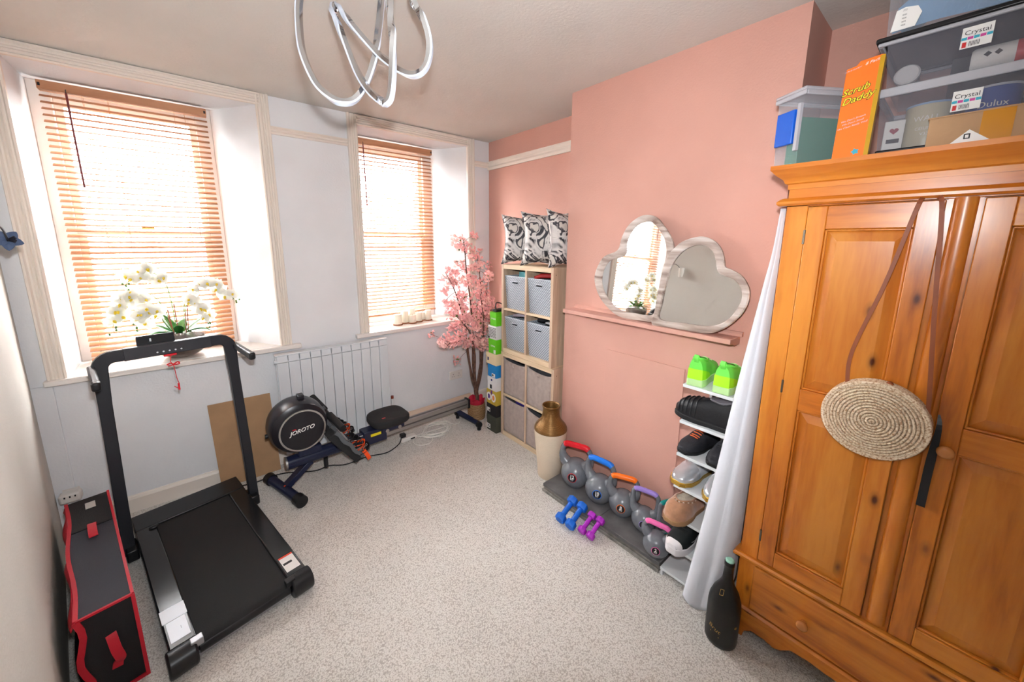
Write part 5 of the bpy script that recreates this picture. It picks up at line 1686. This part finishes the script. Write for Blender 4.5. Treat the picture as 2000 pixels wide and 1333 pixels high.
MB().tube(cat_rom([V(p) - o_ for p in ((1.16, 2.745, .050), (1.12, 2.70, .02), (1.00, 2.66, .006), (.86, 2.70, .006), (.70, 2.70, .006), (.60, 2.76, .006), (.50, 2.76, .006), (.34, 2.86, .006), (.24, 2.88, .006), (.15, 2.872, .006), (.075, 2.848, .03))], 6), .0042, 6).build('flex', m_dark, pc, True)

# ------------------------------------------------------------------ white orchids on the window sill
m_petal = translucent('orchid_petal', (246, 246, 238), .3)
m_lip = mat('orchid_lip', (236, 206, 60), .5)
m_leaf = mat('orchid_leaf', (44, 112, 40), .35, var=.15, vs_=12)
m_stem = mat('orchid_stem', (96, 146, 60), .5)
m_cane = mat('orchid_cane', (150, 82, 66), .6)
m_bud = mat('orchid_bud', (96, 132, 70), .5)
m_bowl = thin_clear('bowl_glass', (196, 186, 178), .42, .05)
m_moss = mat('bark_filling', (70, 52, 36), .9, var=.3, vs_=40, bump=.6, bs=60)
orc = thing('orchid_planter', 'white orchids in a round glass bowl on the sill behind the treadmill', 'plant', (-.125, 3.135, .9065))
MB().lathe([(0, .002), (.06, 0), (.105, .026), (.127, .066), (.133, .108), (.129, .150), (.124, .172)], 40, cap=False).build('glass_bowl', m_bowl, orc, True)
MB().lathe([(0, .006), (.06, .006), (.102, .030), (.121, .066), (.126, .106), (.116, .130), (.05, .142), (0, .145)], 32).build('filling', m_moss, orc, True)
def petal_pts(m, ang, L, W, lift, cup):
    ca, sa = cos(ang), sin(ang)
    def f(u, v):
        x = L * v
        w_ = W * sin(pi * min(1, (.08 + .92 * v)) ** .8) ** .8
        y = (u - .5) * 2 * w_
        z = lift + cup * (v * v) - .25 * y * y / W
        return (x * ca - y * sa, x * sa + y * ca, z)
    m.grid(f, 5, 7)
def flower_mesh():
    m = MB()
    for k in range(3):
        petal_pts(m, pi / 2 + 2 * pi * k / 3, .034, .011, 0, -.004)
    for k in (0, 1):
        petal_pts(m, radians(12) if k == 0 else radians(168), .036, .020, .002, .004)
    me = m.mesh('flower', True, 180)
    me.materials.append(m_petal)
    return me
def lip_mesh():
    m = MB()
    m.ball((0, -.004, .006), (.005, .006, .006), 8, 6)
    petal_pts(m, -pi / 2, .016, .006, .005, .008)
    me = m.mesh('lip', True, 180)
    me.materials.append(m_lip)
    return me
fme, lme = flower_mesh(), lip_mesh()
def leafm(L, W, droop, up_):
    m = MB()
    def f(u, v):
        w_ = W * sin(pi * (.06 + .94 * v) ** .75) ** .7 * (1 - .1 * v)
        y = (u - .5) * 2 * w_
        x = L * v * (1 - .25 * v * droop)
        z = up_ * v - droop * v * v * L * .8 + .35 * abs(y)
        return (x, y, z)
    m.grid(f, 7, 10)
    return m
for a, L_, W_, dr_, up_ in ((200, .15, .030, .5, .07), (160, .14, .032, .25, .10), (238, .13, .030, .7, .045), (300, .12, .026, .7, .04), (345, .16, .032, .55, .07), (20, .15, .032, .2, .12), (80, .12, .028, .3, .10), (120, .15, .03, .2, .14), (270, .11, .026, .2, .09), (180, .17, .034, .85, .05)):
    o = leafm(L_, W_, dr_, up_).build('leaf', m_leaf, orc, True, 180, solid=.0012)
    o.location = (.02 * cos(radians(a)) * 1.5, .02 * sin(radians(a)), .150)
    o.rotation_euler = (0, 0, radians(a))
stems = [
    [(-.01, -.01, .11), (-.015, -.02, .30), (-.03, -.03, .45), (-.085, -.04, .52), (-.16, -.03, .50), (-.20, -.02, .46)],
    [(-.03, .01, .11), (-.05, .0, .27), (-.10, -.02, .38), (-.18, -.03, .38), (-.25, -.03, .31), (-.285, -.03, .21)],
    [(.03, .0, .11), (.05, -.01, .30), (.09, -.02, .41), (.16, -.02, .44), (.24, -.02, .40), (.30, -.02, .33)],
    [(.02, -.02, .11), (.035, -.04, .24), (.05, -.06, .33), (.09, -.08, .33), (.13, -.09, .26), (.135, -.09, .20)],
    [(-.02, -.02, .11), (-.05, -.05, .22), (-.09, -.07, .30), (-.14, -.08, .29), (-.18, -.08, .22)],
]
rng = random.Random(5)
for si, S in enumerate(stems):
    S = [(x, y - .02, z + .03) for x, y, z in S]
    P = cat_rom(S, 8)
    MB().tube(P, [.0026 - .0012 * i / len(P) for i in range(len(P))], 6).build('stem', m_stem, orc, True)
    MB().cyl((S[0][0] + .006, S[0][1] + .004, .09), (S[1][0] + .008, S[1][1] + .004, S[1][2] + .02), .003, 6).build('cane', m_cane, orc, True)
    n = len(P)
    cnt = (12, 14, 12, 8, 9)[si]
    for k in range(cnt):
        q = P[int(n * .44 + (n * .50) * k / cnt)]
        off = V(rng.uniform(-.028, .028), rng.uniform(-.035, .01), rng.uniform(-.035, .025))
        fo = inst('flower', fme, orc, q + off, (radians(78 + rng.uniform(-22, 22)), radians(rng.uniform(-35, 35)), radians(rng.uniform(-50, 30))), rng.uniform(1.1, 1.45))
        inst('lip', lme, fo)
        MB().tube([q, q + off], .001, 5).build('pedicel', m_stem, orc)
    for k in range(4):
        q = P[-1] + V(rng.uniform(-.02, .03), 0, -.012 * k + rng.uniform(-.01, .01))
        MB().ball(q, (.0055, .0055, .007), 8, 6).build('bud', m_bud, orc, True)
    MB().tube([P[-1], P[-1] + V(.0, 0, -.045)], .001, 5).build('pedicel', m_stem, orc)

# ------------------------------------------------------------------ candles on the other sill
m_wax = translucent('candle_wax', (246, 240, 226), .25)
m_wood = mat('candle_dish_wood', (150, 92, 56), .6)
m_wick = mat('wick', (60, 50, 44), .9)
cd_ = [(1.345, 3.135, .092, .036), (1.425, 3.165, .110, .034), (1.480, 3.125, .072, .034), (1.510, 3.200, .120, .032), (1.555, 3.145, .085, .030), (1.615, 3.190, .075, .032), (1.655, 3.150, .095, .030)]
cl_ = ['pillar candle at the left end of the sill row', 'tall pillar candle second from the left on the sill', 'short pillar candle in front of the tallest one', 'tallest white pillar candle on the sill', 'slim pillar candle right of the short one', 'low pillar candle second from the blossom tree', 'pillar candle nearest the blossom tree']
for (x, y, h, r), lb_ in zip(cd_, cl_):
    c = thing('pillar_candle', 'white ' + lb_.replace('white ', ''), 'candle', (x, y, .9062), 0, 'white candles on the window sill')
    MB().lathe([(0, 0), (r + .006, 0), (r + .008, .006), (r + .004, .009), (0, .009)], 24).build('dish', m_wood, c, True, 50)
    MB().lathe([(0, .0092), (r, .0092), (r, h), (r - .004, h + .004), (r - .008, h + .001), (0, h - .003)], 24).build('wax', m_wax, c, True, 50)
    MB().cyl((0, 0, h - .004), (.001, 0, h + .010), .001, 6).build('wick', m_wick, c)

# ------------------------------------------------------------------ blossom tree
m_bloss = translucent('pink_blossom', (245, 186, 184), .3)
m_bloss2 = translucent('pale_pink_blossom', (250, 206, 200), .3)
m_bark = mat('bark', (104, 74, 62), .85, var=.2, vs_=40, bump=.4, bs=60)
m_twig = mat('twig', (92, 66, 58), .8)
m_tleaf = mat('blossom_leaf', (112, 126, 62), .5, var=.15)
m_pot = weave_mat('seagrass', (188, 150, 106), (140, 104, 68), 70, .6)
m_tissue = mat('red_tissue', (196, 36, 62), .6, bump=.2, bs=60)
tr_ = thing('blossom_tree', 'artificial pink cherry blossom tree in a woven basket in the corner', 'tree', (1.902, 2.715, 0))
pb_ = MB()
for k in range(13):
    z = .007 + .0115 * k
    r = .073 + .006 * sin(k / 13 * pi) 
    pb_.tube([(r * cos(2 * pi * i / 40), r * sin(2 * pi * i / 40), z) for i in range(40)], .0068, 6, closed=True)
pb_.lathe([(0, .002), (.07, .002), (.07, .15)], 32, cap=False).build('basket', m_pot, tr_, True, 80)
def tis(u, v):
    a = 2 * pi * u
    r = .060 + .016 * v + .008 * sin(a * 7) * v
    return (r * cos(a) * (1 - .05 * v), r * sin(a), .12 + .075 * v + .012 * sin(a * 5) * v)
MB().grid(tis, 56, 6, True).build('tissue_wrap', m_tissue, tr_, True, 50)
MB().lathe([(0, .14), (.06, .14), (.065, .15)], 24).build('filler', m_tissue, tr_)
MB().tube(cat_rom([(.004, .0, .10), (.006, -.004, .20), (-.004, 0, .26), (.0, 0, .30)], 5), [.020, .019, .018, .017, .017, .018, .018, .018, .018, .019, .020, .021, .022, .022, .020, .018], 12).build('trunk', m_bark, tr_, True, 60)
B = [
    [(-.006, 0, .28), (-.05, .0, .40), (-.07, .01, .58), (-.10, .0, .72), (-.20, -.04, .78), (-.30, -.06, .80), (-.36, -.08, .77)],
    [(-.006, 0, .28), (-.045, .01, .44), (-.085, .02, .68), (-.10, .02, .90), (-.17, .0, 1.10), (-.25, -.03, 1.27), (-.33, -.04, 1.40)],
    [(.0, 0, .28), (-.02, .02, .50), (-.015, .03, .80), (-.04, .02, 1.10), (-.08, .02, 1.38), (-.10, .01, 1.55), (-.12, 0, 1.66)],
    [(.006, 0, .28), (.045, .0, .42), (.055, .01, .60), (.05, .0, .85), (.07, .0, 1.10), (.04, -.01, 1.35), (.02, 0, 1.52)],
    [(.006, 0, .28), (.05, -.01, .45), (.07, -.01, .70), (.10, .02, .92), (.14, .03, 1.14), (.16, .03, 1.36)],
    [(-.006, 0, .28), (-.03, -.02, .46), (-.05, -.05, .66), (-.12, -.08, .86), (-.22, -.10, .98), (-.30, -.11, 1.06)],
    [(.0, 0, .28), (.02, -.03, .50), (.04, -.06, .76), (.02, -.09, .98), (-.02, -.10, 1.2)],
]
rb = random.Random(11)
def blossom_mesh(seed):
    r_ = random.Random(seed)
    m = MB()
    for k in range(15):
        c = V(max(-.034, min(.034, r_.gauss(0, .022))), max(-.03, min(.03, r_.gauss(0, .02))), max(-.03, min(.03, r_.gauss(0, .02))))
        ax = V(r_.uniform(-1, 1), r_.uniform(-1.6, .3), r_.uniform(-.4, 1)).normalized()
        q = ax.to_track_quat('Z', 'Y').to_matrix().to_4x4()
        q.translation = c
        for p in range(6):
            a = 2 * pi * p / 6 + r_.random()
            L_, W_ = r_.uniform(.012, .018), r_.uniform(.0058, .0078)
            d = V(cos(a), sin(a), .35 + r_.uniform(-.15, .35)).normalized()
            s_ = V(-sin(a), cos(a), 0)
            pts = [V(0, 0, 0), d * L_ * .6 + s_ * W_, d * L_, d * L_ * .6 - s_ * W_]
            m.add([q @ x for x in pts], [(0, 1, 2), (0, 2, 3)])
    return m
bms = []
for k in range(6):
    me = blossom_mesh(k).mesh('blossom_cluster', False, weld=False)
    me.materials.append(m_bloss if k % 3 else m_bloss2)
    bms.append(me)
lm = MB()
lm.grid(lambda u, v: (.034 * v, (u - .5) * .017 * sin(pi * (.05 + .93 * v)) ** .8 * 1.0, .01 * v - .012 * v * v + .25 * abs(u - .5) * .017), 3, 5)
lme2 = lm.mesh('leaf', True, 180)
lme2.materials.append(m_tleaf)
ncl = 0
for bi, S in enumerate(B):
    P = cat_rom(S, 10)
    n = len(P)
    br = MB().tube(P, [.0095 * (1 - i / n) + .0022 for i in range(n)], 8).build('branch', m_bark, tr_, True, 80)
    for k in range((19, 24, 25, 24, 20, 18, 18)[bi]):
        t_ = .46 + .54 * (k + rb.random() * .8) / 20
        t_ = min(.999, .42 + .58 * (k + .5) / (19, 24, 25, 24, 20, 18, 18)[bi])
        q = P[int(t_ * (n - 1))]
        sp = .062 if t_ < .97 else .015
        off = V(rb.gauss(0, sp), rb.gauss(0, sp * .7), rb.gauss(0, sp * .8))
        pos = q + off
        if pos.x > .15:
            pos.x = .15
        if pos.y > .25:
            pos.y = .25
        MB().tube(cat_rom([q, q + (pos - q) * .5 + V(0, 0, .01), pos], 3), .0016, 5).build('twig', m_twig, tr_)
        inst('blossom_cluster', bms[rb.randrange(6)], tr_, pos, (rb.uniform(-.5, .5), rb.uniform(-.5, .5), rb.uniform(-1.2, 1.2)), rb.uniform(.85, 1.25))
        if k % 2 == 0:
            inst('leaf', lme2, tr_, pos + V(rb.gauss(0, .02), -.015, rb.gauss(0, .02)), (rb.uniform(-.6, .6), rb.uniform(-1, .6), rb.uniform(-pi, pi)), rb.uniform(.8, 1.2))

# ------------------------------------------------------------------ pendant light of looping bars
m_chrome = mat('chrome', (200, 200, 202), .12, 1.0)
m_diff = mat('white_diffuser', (214, 222, 236), .4)
ch = thing('pendant_light', 'chrome pendant light of looping bars with white diffuser edges', 'lamp', (.46, 1.30, ZC))
o_ = V(.46, 1.30, ZC)
k_ = .93
def sc(p):
    c = V(0, 0, 1.65)
    return c + (V(p) - c) * k_
A = [sc(p) for p in [(.386, 1.621, 2.489), (.373, 1.598, 2.367), (.375, 1.571, 2.285), (.396, 1.527, 2.195), (.427, 1.485, 2.146), (.454, 1.453, 2.125), (.496, 1.447, 2.140), (.537, 1.452, 2.193), (.580, 1.464, 2.284), (.613, 1.489, 2.394), (.648, 1.521, 2.541)]]
A += [V(.595, 1.41, 2.530), V(.53, 1.43, 2.552), V(.45, 1.47, 2.535), V(.385, 1.50, 2.49)]
Bb = [sc(p) for p in [(.585, 1.309, 2.427), (.583, 1.295, 2.320), (.575, 1.286, 2.211), (.564, 1.286, 2.127), (.552, 1.300, 2.104), (.552, 1.336, 2.120), (.534, 1.393, 2.164), (.520, 1.453, 2.234), (.508, 1.521, 2.343), (.499, 1.586, 2.448), (.500, 1.629, 2.504), (.517, 1.655, 2.534), (.524, 1.616, 2.506), (.543, 1.559, 2.440), (.589, 1.469, 2.337), (.620, 1.403, 2.278), (.645, 1.346, 2.237), (.665, 1.300, 2.221), (.687, 1.272, 2.240), (.700, 1.260, 2.291), (.697, 1.264, 2.351), (.678, 1.282, 2.415), (.658, 1.293, 2.446)]]
Bb += [V(.585, 1.19, 2.46), V(.56, 1.19, 2.462)]
for nm, PP in (('loop', A), ('loop', Bb)):
    P = cat_rom([p - o_ for p in PP], 6, True)
    cen = sum(P, V(0, 0, 0)) / len(P)
    out = []
    for i in range(len(P)):
        a, b, c = P[i - 6], P[i], P[(i + 6) % len(P)]
        v = b - (a + c) / 2
        out.append(v.normalized() if v.length > 1e-5 else (b - cen).normalized())
    for it in range(12):
        out = [(out[i - 1] + out[i] * 1.0 + out[(i + 1) % len(out)]).normalized() for i in range(len(out))]
    h = .0085
    lp = MB().sweep(P, [(-h, -.009), (h, -.009), (h, .004), (-h, .004)], True, lambda i: out[i]).build(nm, m_chrome, ch, True, 35)
    MB().sweep(P, [(-h * .96, .004), (h * .96, .004), (h * .8, .010), (-h * .8, .010)], True, lambda i: out[i]).build('diffuser', m_diff, lp, True, 35)
MB().lathe([(0, -.045), (.05, -.045), (.056, -.035), (.056, 0), (0, 0)], 32).build('ceiling_rose', m_chrome, ch, True, 40)
for p in (V(.53, 1.43, 2.552), V(.45, 1.47, 2.535), V(.56, 1.19, 2.462)):
    MB().cyl((0, 0, -.045), p - o_, .0012, 5).build('suspension_wire', m_chrome, ch)

# ------------------------------------------------------------------ dark blue artificial flower at the left wall
fl_ = thing('blue_flower_spray', 'dark blue artificial flower on a stem by the left wall', 'flower', (XL + .004 + .185 * (YW - 2.35) + .001, 2.35, 1.60))
m_blue = mat('slate_blue_petal', (74, 92, 124), .6)
m_bluec = mat('dark_flower_centre', (30, 30, 44), .6)
MB().lathe([(0, -.10), (.02, -.10), (.026, -.06), (.03, 0), (.026, 0), (.02, -.08)], 20).build('wall_vase', mat('cream_vase', (214, 209, 200), .5), fl_, True).location = (.128, -.50, .06)
MB().tube(cat_rom([(.128, -.50, .02), (.126, -.42, .10), (.10, -.16, .09), (.072, .0, .042)], 6), .003, 6).build('stem', m_bluec, fl_, True)
for k in range(5):
    a = 2 * pi * k / 5 + .9
    o = leafm(.045, .017, .3, .01).build('petal', m_blue, fl_, True, 180, solid=.001)
    o.location = (.072, 0, .045)
    o.rotation_euler = Matrix.Rotation(radians(78), 3, 'X').to_4x4().to_3x3().to_euler()
    o.matrix_local = Matrix.Translation((.070, .004, .045)) @ Matrix.Rotation(radians(20), 4, 'Z') @ Matrix.Rotation(radians(86), 4, 'X') @ Matrix.Rotation(a, 4, 'Z')
for k in range(5):
    MB().tube([(.072, 0, .045), (.092 + .003 * (k % 2), -.012, .038 + .005 * k)], [.004, .0035], 6).build('stamen', m_bluec, fl_, True)
